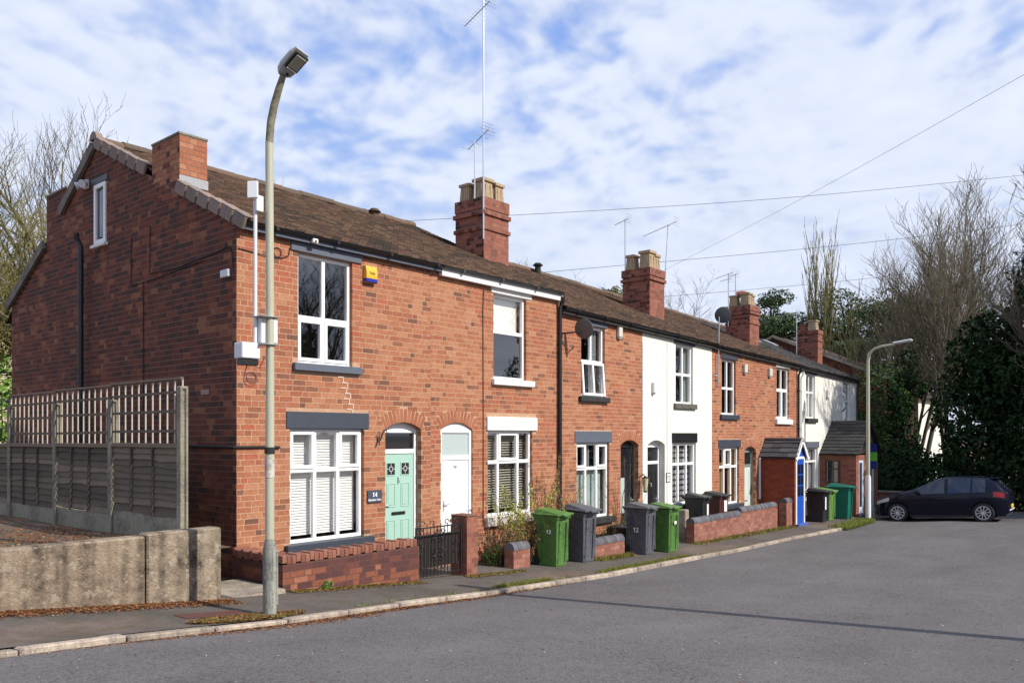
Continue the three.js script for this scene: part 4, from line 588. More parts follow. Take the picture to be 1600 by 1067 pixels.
{
  const up = { x0: 26.15, x1: 27.1, y0: 0.5, y1: 2.1 }, dr = null;
  const h = pairHouse({ x0: 24.6, x1: 27.9, label: 'white end house of the terrace with a dark tiled porch, dappled by tree shade', ops: [up], material: M.render, pal: PAL.slate, kind: 'slate', gauge: 0.19, tw: 0.28, skip: [[27.35, 28, -2.4, -1.3]] });
  windowUnit(h, { ...up, rows: [0.52], frame: M.upvc, sill: [26.05, 27.2, 0.4, 0.498, M.white, 0.07] });
  porch(h, { x0: 23.62, x1: 26.2, z1: 1.28, y0: -3.0, ye: -0.66, ya: 0.5, ov: 0.1, wall: M.mortarDark, pal: PAL.wall, roofPal: [[0.05, 0.047, 0.045], [0.06, 0.056, 0.053], [0.042, 0.04, 0.04]].map((c) => C(...c)), gable: M.under, front: [[23.73, 23.95, -3, -0.72], [24.5, 25.0, -3, -0.72], [25.75, 26.09, -3, -0.72], [23.73, 26.09, -0.9, -0.72]], holes: [[23.95, 24.5, -2.9, -0.9], [25.0, 25.75, -2.9, -0.9]], sideWin: [0.2, 0.72, -1.75, -0.9] });
  const wd = part('porch_window', h), b = new MB(); for (const [a, c, y0, y1] of [[0.2, 0.25, -1.75, -0.9], [0.67, 0.72, -1.75, -0.9], [0.25, 0.67, -0.95, -0.9], [0.25, 0.67, -1.75, -1.7], [0.25, 0.67, -1.24, -1.2]]) b.cbox(23.58, 23.66, y0, y1, a, c); b.build('frame', mat(0.07, 0.022, 0.015, { rough: 0.5 }), wd); new MB().box(23.61, 23.64, -1.72, -0.92, 0.24, 0.68).build('pane', M.darkGlass, wd);
  for (const [a, c] of [[23.95, 24.5], [25.0, 25.75]]) { const d = part('porch_door', h), f = new MB(); f.cbox(a, a + 0.09, -2.9, -0.9, 1.2, 1.27); f.cbox(c - 0.12, c, -2.9, -0.9, 1.2, 1.27); f.cbox(a + 0.09, c - 0.12, -1.0, -0.9, 1.2, 1.27); f.cbox(a + 0.09, c - 0.12, -2.9, -2.6, 1.2, 1.27); f.build('frame', paleBlue, d); new MB().box(a + 0.08, c - 0.1, -2.65, -0.95, 1.22, 1.235).build('pane', M.darkGlass, d); }
  new MB().cbox(24.9, 25.85, -3.0, -2.86, 1.1, 1.5).build('step', M.slab, h);
  chimney(h, 27.42, 27.96, -2.26, -1.4, 2.6, 4.36, { bands: [[4.2, 0.16, 0.03], [3.9, 0.08, 0.03]], pots: [[27.6, -1.65, 0.42, pot, 0.17], [27.62, -2.05, 0.28, potRed, 0.12]] });
  const end = new MB(); end.box(27.68, 27.9, -3.2, 2.2, -8.6, -0.221); end.build('side_wall', M.render, h);
  const gs = new THREE.Shape([[0, 2.2], [4.6, 4.35], [8.6, 2.2]].map((p) => new THREE.Vector2(...p))); mesh('side_gable', new THREE.ExtrudeGeometry(gs, { depth: 0.22, bevelEnabled: false }).rotateY(Math.PI / 2).translate(27.68, 0, 0), M.render, h);
  downpipe(h, 27.8, -2.8, 2.05, 0.04);
}

// ---------- fence and walls ----------
{
  const f = thing('garden_fence', 'weathered lap board fence with concrete posts and a trellis top, along the gable', 'fence', V(-0.95, -1.4, -3)), X = -0.95, posts = [0.28, -1.76, -3.8, -5.84, -7.9], mats = [0, 1, 2, 3].map((i) => { const m = M.oldWood.clone(); m.color.multiplyScalar([0.62, 0.95, 1.3, 0.8][i]); return m; }), tw = mat(0.5, 0.46, 0.38, { map: T.wood, size: 0.5, rough: 0.95 });
  posts.forEach((z, i) => { const b = new MB(), y0 = lotY(X, z) - 0.5, y1 = i ? 0.5 : 0.62, w = 0.055; b.cbox(X - w, X - 0.02, y0, y1, z - w, z + w, 0.008); b.cbox(X + 0.02, X + w, y0, y1, z - w, z + w, 0.008); b.box(X - 0.021, X + 0.021, y0, y1 - 0.01, z - 0.025, z + 0.025); b.cbox(X - w - 0.002, X + w + 0.002, y1 - 0.02, y1 + 0.02, z - w - 0.002, z + w + 0.002, 0.012); b.build('post', M.concPost, f); });
  for (let i = 0; i + 1 < posts.length; i++) {
    const za = posts[i] - 0.045, zb = posts[i + 1] + 0.045, g = lotY(X, za), L = za - zb, p0 = g + 0.3 - 0.02 * i, p1 = -0.16 - 0.015 * i;
    new MB().cbox(X - 0.02, X + 0.02, g - 0.7, p0 - 0.01, zb, za, 0.006).build('gravel_board', M.concPost, f);
    const pan = part('fence_panel', f), n = 10, bow = [0.03, 0, 0.01, 0][i];
    for (let k = 0; k < n; k++) {                              // lapped, waney boards
      const y = lerp(p0, p1, k / n) - bow * (k === 0 ? 1 : 0), h = (p1 - p0) / n + 0.035, b = new MB(), s = 8, ph = rr(0, 9);
      for (let q = 0; q < s; q++) { const A = lerp(zb, za, q / s), B = lerp(zb, za, (q + 1) / s), e = (z) => 0.03 * nz(z * 1.3, ph, k) + 0.012 * nz(z * 4, ph, k + 7), top = V(X + 0.004, y + h, A), top2 = V(X + 0.004, y + h, B), bo = V(X - 0.026, y + e(A), A), bo2 = V(X - 0.026, y + e(B), B); b.quad(bo, bo2, top2, top); b.quad(V(X - 0.014, y + e(A), A), V(X - 0.014, y + e(B), B), bo2, bo); b.quad(top, top2, V(X - 0.012, y + e(B), B), V(X - 0.012, y + e(A), A)); }
      b.build('board', pick(mats), pan);
    }
    for (const t of [0.36, 0.68]) { const z = lerp(za, zb, t), lean = [0.03, 0.06, 0, 0.1][i] * (t > 0.5 ? 1 : 0.4); new MB().bar(V(X - 0.04, p0 - 0.02, z - lean), V(X - 0.04, p1, z), 0.035, 0.02, V(0, 0, 1)).build('batten', mats[0], pan); }
    new MB().cbox(X - 0.045, X + 0.03, p1 - 0.01, p1 + 0.05, zb, za, 0.005).build('rail', mats[2], pan);
    if (i === 3) continue;
    const tr = part('trellis', f), t1 = 0.76 - 0.02 * i;
    for (const y of [p1 + 0.22, p1 + 0.48, p1 + 0.72]) new MB().bar(V(X - 0.018, y + rr(-0.01, 0.01), za + 0.06), V(X - 0.018, y + rr(-0.02, 0.01), zb - 0.06), 0.036, 0.014).build('rail', mats[1], tr);
    new MB().cbox(X - 0.03, X + 0.012, t1 - 0.03, t1, zb - 0.06, za + 0.06, 0.004).build('rail', mats[2], tr);
    const np = 10; for (let k = 0; k <= np; k++) { const z = lerp(za + 0.05, zb - 0.05, k / np); new MB().cbox(X - 0.009, X + 0.01, p1 + 0.05, t1 - 0.03 + rr(-0.02, 0), z - 0.01, z + 0.01, 0.003).build('pale', tw, tr); }
  }
}
{
  const w = thing('retaining_wall', 'lichen spotted concrete retaining wall in front of the yard, with one dark joint', 'wall', V(-2, -2, 1.4));
  new MB().cbox(-2.0, -1.1, -2.6, -1.1, 1.28, 1.5, 0.018).build('block', M.concrete, w); const c2 = M.concrete.clone(); c2.color.setRGB(0.33, 0.275, 0.222);
  const b = new MB(); b.cbox(-9.5, -2.02, -2.6, -1.12, 1.28, 1.5, 0.02); b.build('block', c2, w);
}
{ // slab in the passage
  const s = new MB(); s.cbox(-1.05, -0.1, -2.2, G(-0.6) + 0.02, 0.2, 1.35, 0.01); const m = s.build('passage_slab', M.slab); struct(m);
}
const copingGeo = (() => { const b = new MB(), s = 8, r = 0.5; for (let i = 0; i < s; i++) { const a = i / s * Math.PI, c = (i + 1) / s * Math.PI, P = (x, q) => V(x, Math.sin(q) * r, -Math.cos(q) * r); b.quad(P(-0.5, c), P(0.5, c), P(0.5, a), P(-0.5, a)); b.tri(V(-0.5, 0, 0), P(-0.5, c), P(-0.5, a)); b.tri(V(0.5, 0, 0), P(0.5, a), P(0.5, c)); } return b.geometry(); })();
function brickBox(w, x0, x1, y0f, y1, z0, z1, kind, keep, pal = PAL.wall) {          // core with bricks on the front and the left end
  const list = [], y0 = Math.min(y0f(x0), y0f(x1)) - 0.1, core = new MB(); core.box(x0, x1, y0, y1 - 0.002, z0, z1); core.build('core', M.mortarDark, w);
  courses(list, x0, x1, y1 - Math.ceil((y1 - y0) / 0.085) * 0.085, y1, () => [], brickZ(z1), kind, [1, 0.48]); courses(list, z0, z1, y1 - Math.ceil((y1 - y0) / 0.085) * 0.085, y1, () => [], brickX(x0), kind, [0.5, 1]);
  lay('brick', list, brickGeo, pal, M.bricks, w, keep, 'brickwork');
}
{
  const w = thing('garden_wall', 'dark stained brick garden wall with a castellated brick top, in front of the mint green door', 'wall', V(1.2, -2.2, 1.1)), x0 = -0.06, x1 = 2.4, z0 = 0.98, z1 = 1.22, yt = -1.72;
  const stain = [[0.115, 0.04, 0.034], [0.09, 0.034, 0.031], [0.15, 0.048, 0.036], [0.24, 0.078, 0.042], [0.32, 0.125, 0.07]].map((c) => C(...c)), list = [];
  const sm = mat(0.13, 0.062, 0.047, { map: T.grain, size: 0.5, rough: 0.95 }); new MB().box(x0, x1, -2.55, yt, z0, z1).build('core', sm, w); new MB().box(x0, x0 + 0.22, -2.4, yt, 0, z0).build('core', sm, w);
  courses(list, x0, x1, -2.57, yt, () => [], brickZ(z1), 'wall', [1, 1, 0.48]); const n0 = list.length; courses(list, 0.02, z1, -2.57, yt, () => [], brickX(x0), 'gable', [1, 1]);
  const q = V(); list.forEach((o, i) => { q.setFromMatrixPosition(o.m); const low = q.y < G(q.x) + 0.24 + 0.16 * nz(q.x * 2, q.y * 3, 1); o.c = i >= n0 ? pick([0, 1, 2, 3]) : low && rnd() < 0.75 ? pick([3, 4, 3]) : pick([0, 1, 0, 1, 2]); });
  lay('brick', list, brickGeo, stain, M.bricks, w, 300, 'brickwork');
  const cg = new MB().cbox(-0.034, 0.034, 0, 0.11, -0.125, 0.115, 0.006).geometry(), cm = [0, 1, 2].map((i) => mat(...[[0.26, 0.1, 0.065], [0.3, 0.125, 0.08], [0.21, 0.08, 0.055]][i], brickOpt));
  for (let k = 0, x = x0 + 0.035; x < x1; x += 0.0735, k++) { const m = mesh('coping_brick', cg, pick(cm), w); m.position.set(x, yt + (k % 3 === 0 ? 0.024 : 0.002), 1.1); m.rotation.set(0, rr(-0.02, 0.02), rr(-0.01, 0.01)); if (k % 3 === 0) m.scale.y = 0.95; }
  for (let k = 0, z = 0.05; z < 0.95; z += 0.0735, k++) { const m = mesh('coping_brick', cg, pick(cm), w); m.position.set(x0 + 0.11, yt + (k % 3 === 0 ? 0.024 : 0.002), z); m.rotation.y = Math.PI / 2; }
}
{
  const w = thing('gate_pier', 'square red brick gate pier right of the iron gate', 'gate pier', V(3.65, -2.35, 1.1)); brickBox(w, 3.5, 3.76, (x) => G(x) - 0.1, -1.36, 0.84, 1.2, 'wall', 120); new MB().cbox(3.49, 3.77, -1.36, -1.33, 0.83, 1.21, 0.01).build('cap', mat(0.2, 0.085, 0.055, brickOpt), w);
}
{
  const g = thing('garden_gate', 'black wrought iron garden gate with scrolls, between wall and brick pier', 'gate', V(2.95, -2.3, 1.1)), x0 = 2.45, x1 = 3.46, y0 = G(2.9) + 0.04, y1 = -1.47, z = 1.1, fr = new MB();
  for (const x of [x0, x1]) fr.bar(V(x, y0 - 0.02, z), V(x, y1 + 0.02, z), 0.028, 0.028, V(0, 0, 1)); fr.bar(V(x0, y1, z), V(x1, y1 - 0.0, z), 0.022, 0.012); fr.bar(V(x0, y0 + 0.03, z), V(x1, y0 + 0.03, z), 0.022, 0.012); fr.bar(V(x0, y1 - 0.12, z), V(x1, y1 - 0.12, z), 0.016, 0.012); fr.build('frame', M.iron, g); new MB().box(x0 + 0.01, x1 - 0.01, y0 + 0.14, y1 - 0.12, z - 0.06, z - 0.045).build('dark_panel', mat(0.028, 0.017, 0.013, { map: T.wood, size: 0.6 }), g);  // near-black sheet added behind the bars, darkens the view through them
  for (let k = 1; k < 13; k++) { const x = lerp(x0, x1, k / 13); new MB().tube([V(x, y0, z), V(x, y1 + (k % 2 ? 0.05 : 0), z)], 0.0075, 6).build('bar', M.iron, g); }
  const scroll = (cx, cy, r, s, f) => { const p = []; for (let a = 0; a < 5.2; a += 0.35) { const k = r * (1 - a / 7); p.push(V(cx + s * k * Math.cos(a), cy + f * k * Math.sin(a), z + 0.012)); } return new MB().tube(p, 0.008, 5).build('scroll', M.iron, g); };
  for (let k = 0; k < 5; k++) for (const s of [-1, 1]) { scroll((x0 + x1) / 2 + s * 0.075, y0 + 0.15 + k * 0.145, 0.055, s, k % 2 ? 1 : -1); }
  for (let k = 0; k < 4; k++) { scroll(x0 + 0.1, y0 + 0.18 + k * 0.18, 0.045, 1, k % 2 ? 1 : -1); scroll(x1 - 0.1, y0 + 0.18 + k * 0.18, 0.045, -1, k % 2 ? 1 : -1); }
  for (const [x, s] of [[x0 + 0.12, 1], [x0 + 0.34, -1], [x0 + 0.66, 1], [x1 - 0.12, -1]]) scroll(x, y1 + 0.06, 0.06, s, 1);
}
function lowWall(o) {
  const w = thing('garden_wall', o.label, 'wall', V((o.x0 + o.x1) / 2, G(o.x0), o.z)), z0 = o.z - 0.22; brickBox(w, o.x0, o.x1, (x) => G(x) - 0.2, o.y, z0, o.z, 'wall', o.keep ?? 0, [[0.34, 0.14, 0.1], [0.28, 0.105, 0.07], [0.38, 0.17, 0.12], [0.24, 0.09, 0.065], [0.31, 0.125, 0.09]].map((c) => C(...c)));
  if (o.step) brickBox(w, o.step, o.x1 + 0.001, (x) => G(x) - 0.2, o.y + o.dy, z0 + 0.004, o.z - 0.004, 'wall', 0);
  const cm = [0, 1, 2].map((i) => mat(...[[0.11, 0.11, 0.125], [0.14, 0.14, 0.155], [0.085, 0.083, 0.09]][i], { map: T.grain, size: 0.4, bump: T.grainB, bs: 0.002, rough: 0.75 }));
  for (let x = o.x0; x < o.x1 - 0.04; x += 0.118) { const e = Math.min(x + 0.112, o.x1), m = mesh('coping_brick', copingGeo, pick(cm), w); m.position.set((x + e) / 2, o.y + (o.step && x > o.step ? o.dy : 0) - 0.01 + rr(-0.004, 0.004), o.z - 0.11); m.scale.set(e - x, 0.27, 0.25 + rr(-0.006, 0.006)); m.rotation.y = rr(-0.02, 0.02); }
  return w;
}
lowWall({ x0: 4.95, x1: 5.42, y: -2.08, z: 1.0, keep: 40, label: 'short brick wall end with rounded grey coping, left of the bins' });
lowWall({ x0: 7.3, x1: 8.42, y: -2.22, z: 1.17, keep: 60, label: 'low brick wall with round coping between the two pairs of bins' });
lowWall({ x0: 11.75, x1: 16.95, y: -2.16, z: 1.08, step: 14.4, dy: 0.08, label: 'long low brick wall with round blue coping in two levels' });
lowWall({ x0: 17.55, x1: 18.0, y: -2.02, z: 1.12, label: 'brick pier stub with round coping beside the blue door porch' });
{ const w = thing('brick_wall', 'low red brick wall at the end of the street under the dark hedge', 'wall', V(27.5, -2.9, 2)); brickBox(w, 26.6, 26.85, () => -3.1, -2.2, 0.6, 4.4, 'wall', 0); new MB().cbox(26.57, 26.88, -2.2, -2.13, 0.55, 4.45, 0.01).build('coping', M.concPost, w); }

// ---------- wheelie bins ----------
const binBody = (() => {                                          // corner at the origin is the near left foot; x 0..w, z -d..0
  const b = new MB(), w = 0.48, d = 0.55, ring = (y, e, r) => { const p = []; for (const [cx, cz, a0] of [[w - e - r, -e - r, 0], [w - e - r, -d + e + r, -1], [e + r, -d + e + r, -2], [e + r, -e - r, -3]]) for (let k = 0; k < 4; k++) { const a = (0.5 + a0 - k / 3) * Math.PI / 2 + Math.PI / 4 - Math.PI / 4; p.push(V(cx + Math.cos(a) * r, y, cz + Math.sin(a) * r)); } return p; };
  const R = [ring(0, 0.06, 0.04), ring(0.03, 0.05, 0.05), ring(0.86, 0.012, 0.05), ring(0.9, 0.012, 0.05), ring(0.9, -0.012, 0.05), ring(0.955, -0.015, 0.05)], c = V(w / 2, 0.5, -d / 2);
  for (let i = 0; i + 1 < R.length; i++) for (let k = 0; k < 16; k++) { const l = (k + 1) % 16, n = V().subVectors(R[i][k], c).setY(0).normalize(), q = [R[i][k], R[i][l], R[i + 1][l], R[i + 1][k]]; const t = V().crossVectors(V().subVectors(q[1], q[0]), V().subVectors(q[3], q[0])); if (t.dot(n) < 0 || (Math.abs(t.y) > 0.9 * t.length() && t.y > 0)) q.reverse(); b.quad(...q); }
  for (const x of [0.12, 0.36]) b.cbox(x - 0.02, x + 0.02, 0.1, 0.84, -0.006, 0.004, 0.004);
  return b.geometry();
})();
const binLid = (() => { const b = new MB(), w = 0.48, d = 0.55; b.cbox(-0.035, w + 0.035, 0.955, 1.0, -d - 0.01, 0.05, 0.015); const q = (x, z, y) => V(x, y, z); b.quad(q(0.02, 0.02, 1.0), q(w - 0.02, 0.02, 1.0), q(w - 0.06, -d + 0.05, 1.075), q(0.06, -d + 0.05, 1.075)); b.quad(q(w - 0.02, 0.02, 1), q(w - 0.02, -d, 1), q(w - 0.06, -d + 0.05, 1.075), q(w - 0.06, -d + 0.05, 1.075)); b.tri(q(w - 0.02, 0.02, 1), q(w - 0.02, -d, 1), q(w - 0.06, -d + 0.05, 1.075)); b.tri(q(0.02, -d, 1), q(0.02, 0.02, 1), q(0.06, -d + 0.05, 1.075)); b.quad(q(w - 0.02, -d, 1), q(0.02, -d, 1), q(0.06, -d + 0.05, 1.075), q(w - 0.06, -d + 0.05, 1.075)); b.cbox(0.12, w - 0.12, 0.94, 0.985, 0.05, 0.085, 0.01); return b.geometry(); })();
const binRear = (() => { const b = new MB(), d = 0.55; b.tube([V(0.04, 0.98, -d - 0.06), V(0.44, 0.98, -d - 0.06)], 0.016, 8); for (const x of [0.06, 0.42]) b.bar(V(x, 0.93, -d), V(x, 0.98, -d - 0.06), 0.05, 0.03); return b.geometry(); })();
function numberPlane(text, w, h, col, parent, name, pos, rot, opt = {}) {
  const c = document.createElement('canvas'); c.width = 128 * Math.round(w / h * 2); c.height = 256; const g = c.getContext('2d'); if (opt.bg) { g.fillStyle = opt.bg; g.fillRect(0, 0, c.width, c.height); } g.fillStyle = col; g.textAlign = 'center'; g.textBaseline = 'middle';
  if (opt.draw) opt.draw(g, c.width, c.height); else { g.font = (opt.font ?? 'bold 230px sans-serif'); g.fillText(text, c.width / 2, c.height / 2 + 8, c.width); }
  const t = new THREE.CanvasTexture(c); t.colorSpace = THREE.SRGBColorSpace; const m = new THREE.MeshStandardMaterial({ map: t, roughness: opt.rough ?? 0.5 });
  if (!opt.bg) { const a = document.createElement('canvas'); a.width = c.width; a.height = c.height; const q = a.getContext('2d'); q.fillStyle = '#000'; q.fillRect(0, 0, a.width, a.height); q.fillStyle = '#fff'; q.textAlign = 'center'; q.textBaseline = 'middle'; q.font = opt.font ?? 'bold 230px sans-serif'; q.fillText(text, a.width / 2, a.height / 2 + 8, a.width); m.alphaMap = new THREE.CanvasTexture(a); m.transparent = true; g.fillStyle = col; g.fillRect(0, 0, c.width, c.height); t.needsUpdate = true; }
  const o = mesh(name, new THREE.PlaneGeometry(w, h), m, parent); o.position.copy(pos); o.rotation.y = rot; return o;
}
const binMat = { green: mat(0.09, 0.23, 0.05, { map: T.conc, size: 1.6, rough: 0.5 }), black: mat(0.026, 0.03, 0.037, { map: T.conc, size: 1.6, rough: 0.5 }), grey: mat(0.11, 0.122, 0.155, { map: T.conc, size: 1.6, rough: 0.5 }), teal: mat(0.01, 0.16, 0.11, { map: T.soft, size: 0.5, rough: 0.4 }), red: mat(0.09, 0.022, 0.02, { rough: 0.5 }), lime: mat(0.11, 0.24, 0.05, { rough: 0.5 }) };
function bin(x, z, col, turn, label, o = {}) {
  const b = thing('wheelie_bin', label, 'wheelie bin', null, 'wheelie bins along the pavement'); b.position.set(x, (o.y ?? G(x + 0.2, z)) + 0.004, z); b.rotation.y = turn; b.scale.set(o.s ?? 1, o.h ?? 1, o.s ?? 1);
  mesh('body', binBody, binMat[col], b); const lid = mesh('lid', binLid, binMat[o.lid ?? col], b); if (o.ajar) { lid.position.y = 0.012; lid.rotation.x = o.ajar; } mesh('handle', binRear, binMat[o.lid ?? col], b);
  for (const q of [0.05, 0.43]) { const w = mesh('wheel', new THREE.CylinderGeometry(0.1, 0.1, 0.04, 16).rotateZ(Math.PI / 2), M.blackMatt, b); w.position.set(q, 0.098, -0.52); }
  return b;
}
{
  const a = bin(5.8, 1.34, 'green', 0.05, 'green wheelie bin numbered 13, nearest of the bins', {}); numberPlane('13', 0.12, 0.11, '#f4f4f0', a, 'number', V(0.012, 0.66, -0.2), -Math.PI / 2);
  bin(6.72, 1.3, 'grey', -0.06, 'dark grey wheelie bin right behind the green one numbered 13', { ajar: 0.03, h: 1.03 });
  const c = bin(8.78, 1.5, 'grey', 0.03, 'dark grey wheelie bin with 12 painted on its side', { h: 1.03 }); numberPlane('12', 0.14, 0.15, '#e8e8e8', c, 'number', V(0.018, 0.52, -0.28), -Math.PI / 2);
  const d = bin(9.58, 1.6, 'green', -0.05, 'green wheelie bin with a small white sticker, right of the grey one numbered 12', { ajar: -0.02 }); const st = mesh('sticker', new THREE.PlaneGeometry(0.09, 0.07), M.white, d); st.position.set(0.24, 0.66, 0.008);
  const e = bin(12.85, 0.78, 'black', 0.1, 'black wheelie bin behind the long low wall, with a white label', { h: 1.02, y: -2.62 }); const s2 = mesh('sticker', new THREE.PlaneGeometry(0.12, 0.3), M.white, e); s2.position.set(0.26, 0.66, 0.012);
  const f = bin(13.75, 0.8, 'red', -0.1, 'dark red brown wheelie bin behind the long low wall', { y: -2.6, lid: 'black' }); const s3 = mesh('sticker', new THREE.PlaneGeometry(0.14, 0.3), M.white, f); s3.position.set(0.26, 0.7, 0.012);
  const g = bin(20.15, 1.35, 'black', 0.0, 'black wheelie bin with a greenish lid beside the blue door porch', { ajar: 0.03, s: 1.15 }); const s4 = mesh('sticker', new THREE.PlaneGeometry(0.1, 0.4), M.white, g); s4.position.set(0.1, 0.62, 0.008);
  bin(20.98, 1.25, 'lime', -0.08, 'lime green wheelie bin behind the black one by the blue door', { s: 1.1 });
  bin(22.0, 1.55, 'teal', 0.02, 'wide teal wheelie bin beside the dark tiled porch', { s: 1.35, h: 1.12 });
  bin(22.72, 1.35, 'black', 0.05, 'black wheelie bin half hidden behind the wide teal one', { s: 1.1, h: 1.1 });
}

// ---------- lamps, mast, things on the walls ----------
{
  const l = thing('street_lamp', 'tall pale green street lamp nearest the corner house, with a mast strapped to it', 'street lamp', V(-1.22, -1.97, 2.69)), x = -1.22, z = 2.69, y0 = G(x);
  new MB().tube([V(x, y0 - 0.2, z), V(x, -1.24, z), V(x, -1.17, z), V(x, -1.13, z)], [0.073, 0.073, 0.06, 0.05], 16).build('base', M.lampBase, l);
  new MB().tube([V(x, -1.14, z), V(x + 0.005, 1.0, z), V(x - 0.005, 3.2, z)], [0.05, 0.044, 0.042], 14).build('post', M.lampPost, l);
  new MB().cbox(x + 0.03, x + 0.07, -1.86, -1.25, z + 0.045, z + 0.068, 0.012).build('door', M.lampBase, l);
  new MB().tube([V(x - 0.005, 3.18, z), V(x, 3.4, z + 0.02), V(x + 0.01, 3.58, z + 0.07), V(x + 0.015, 3.74, z + 0.15), V(x + 0.02, 3.86, z + 0.22)], [0.042, 0.042, 0.041, 0.038, 0.032], 12).build('arm', mat(0.25, 0.245, 0.18, { map: T.conc, size: 0.3, rough: 0.7 }), l);
  const hd = part('lamp_head', l); hd.position.set(x + 0.02, 3.86, z + 0.2); hd.rotation.set(-0.62, 0.2, 0); hd.scale.set(0.85, 0.85, 0.78);
  const body = new MB(), st = [[0, 0.05, 0.0, 0.06], [0.06, 0.105, -0.03, 0.075], [0.16, 0.125, -0.03, 0.085], [0.36, 0.125, -0.012, 0.075], [0.45, 0.11, 0.0, 0.045]], ring = ([zz, w, a, b]) => { const p = []; for (let k = 0; k < 12; k++) { const t = k / 12 * 6.283; p.push(V(Math.sign(Math.cos(t)) * Math.pow(Math.abs(Math.cos(t)), 0.6) * w, (a + b) / 2 + Math.sign(Math.sin(t)) * Math.pow(Math.abs(Math.sin(t)), 0.6) * (b - a) / 2, zz)); } return p; }, R = st.map(ring);
  for (let i = 0; i + 1 < R.length; i++) for (let k = 0; k < 12; k++) { const q = (k + 1) % 12; body.quad(R[i][k], R[i][q], R[i + 1][q], R[i + 1][k]); } for (let k = 1; k < 11; k++) { body.tri(R[4][0], R[4][k], R[4][k + 1]); body.tri(R[0][0], R[0][k + 1], R[0][k]); } body.build('housing', mat(0.34, 0.345, 0.34, { rough: 0.4 }), hd);
  new MB().cbox(-0.105, 0.105, -0.05, -0.012, 0.16, 0.43, 0.012).build('lens_frame', M.blackMatt, hd); new MB().cbox(-0.08, 0.08, -0.062, -0.045, 0.19, 0.4, 0.008).build('lens', mat(0.32, 0.3, 0.24, { rough: 0.15 }), hd); new MB().cbox(-0.08, 0.08, -0.07, -0.06, 0.17, 0.182, 0.002).build('lens_clip', M.upvc, hd); new MB().cyl(0.01, 0.08, -0.045, -0.02, 0.022, 0.022, 10).build('sensor', M.black, hd);
  new MB().tube([V(x, -0.2, z), V(x, -0.13, z)], 0.056, 14).build('collar', M.blackMatt, l); new MB().tube([V(x, -0.46, z), V(x, -0.24, z)], 0.0525, 14, false).build('sticker', mat(0.62, 0.6, 0.56, { map: T.conc, size: 0.4 }), l);
}
{
  const m = thing('antenna_mast', 'grey mast with two white aerial panels, clamped to the nearest street lamp', 'mast', V(-1.34, 0.9, 2.6)), x = -1.34, z = 2.6;
  new MB().tube([V(x, 0.95, z), V(x, 2.75, z)], 0.021, 10).build('pole', M.lightGrey, m);
  const a = new MB().cbox(-0.06, 0.06, -0.09, 0.09, -0.012, 0.012).build('aerial_panel', M.upvc, m); a.position.set(x - 0.05, 2.65, z + 0.03); a.rotation.y = -1.0;
  const b = new MB().cbox(-0.045, 0.045, -0.085, 0.085, -0.015, 0.015).build('aerial_panel', M.upvc, m); b.position.set(x + 0.02, 2.51, z + 0.05); b.rotation.y = 0.1;
  new MB().cbox(x - 0.03, x + 0.21, 1.28, 1.29, z - 0.05, z + 0.16, 0.003).cbox(x - 0.03, x + 0.21, 0.98, 0.99, z - 0.05, z + 0.16, 0.003).build('clamp', M.galv, m);
  new MB().cbox(x + 0.02, x + 0.08, 1.0, 1.27, z - 0.02, z + 0.08, 0.008).cbox(x + 0.14, x + 0.2, 1.0, 1.27, z + 0.02, z + 0.13, 0.008).build('bracket', M.lightGrey, m);
}
{
  const m = thing('equipment_box', 'small grey equipment box with looped red brown cables, beside the nearest street lamp', 'box', V(-1.42, 0.9, 2.58)), x = -1.42, z = 2.56;
  new MB().cbox(x - 0.14, x + 0.08, 0.82, 0.99, z - 0.02, z + 0.14, 0.008).build('case', M.lightGrey, m); new MB().cbox(x - 0.12, x + 0.07, 0.75, 0.82, z, z + 0.12, 0.006).build('connector', M.black, m);
  const c = new MB(); for (const [r, cy, cx] of [[0.075, 0.6, 0.0], [0.06, 0.62, 0.02]]) c.tube(range(0, 6.4, 0.4).map((t) => V(x + cx + r * Math.cos(t), cy + r * Math.sin(t), z + 0.06)), 0.006, 5); c.tube([V(x - 0.03, 0.76, z + 0.06), V(x - 0.05, 0.7, z + 0.06), V(x - 0.07, 0.62, z + 0.06)], 0.006, 5).tube([V(x + 0.05, 0.76, z + 0.06), V(x + 0.1, 0.72, z + 0.09), V(x + 0.14, 0.85, z + 0.12)], 0.006, 5); c.build('cable', mat(0.15, 0.04, 0.025, { rough: 0.6 }), m);
}
{
  const l = thing('street_lamp', 'slim pale street lamp at the far end of the pavement before the hedge', 'street lamp', V(22.54, -2.87, 2)), x = 22.54, z = 2.0;
  new MB().tube([V(x, -3.0, z), V(x, -1.45, z), V(x, -1.35, z)], [0.095, 0.095, 0.07], 12).build('base', M.white, l); new MB().tube([V(x, -1.36, z), V(x, 2.5, z), V(x, 2.75, z + 0.04), V(x, 2.92, z + 0.2), V(x, 2.99, z + 0.45), V(x, 3.03, z + 0.85)], [0.065, 0.055, 0.055, 0.05, 0.046, 0.04], 10).build('post', M.lampPost, l);
  const h = part('lamp_head', l); h.position.set(x, 3.03, z + 0.8); h.rotation.x = -0.12; new MB().cbox(-0.12, 0.12, 0, 0.07, 0, 0.6, 0.03).build('housing', M.lightGrey, h); new MB().cbox(-0.09, 0.09, -0.02, 0, 0.12, 0.55, 0.006).build('lens', M.grey, h);
}
function wallBox(name, x, y, w, h, d, m, label, cat, base) { const o = thing(name, label, cat, V(x, y, 0)); new MB().cbox(x - w / 2, x + w / 2, y - h / 2, y + h / 2, 0.002, d, 0.015).build('case', m, o); if (base) new MB().cbox(x - w / 2 + 0.02, x + w / 2 - 0.02, y - h / 2 - base, y - h / 2, 0.002, d - 0.02, 0.006).build('base', M.grey, o); return o; }
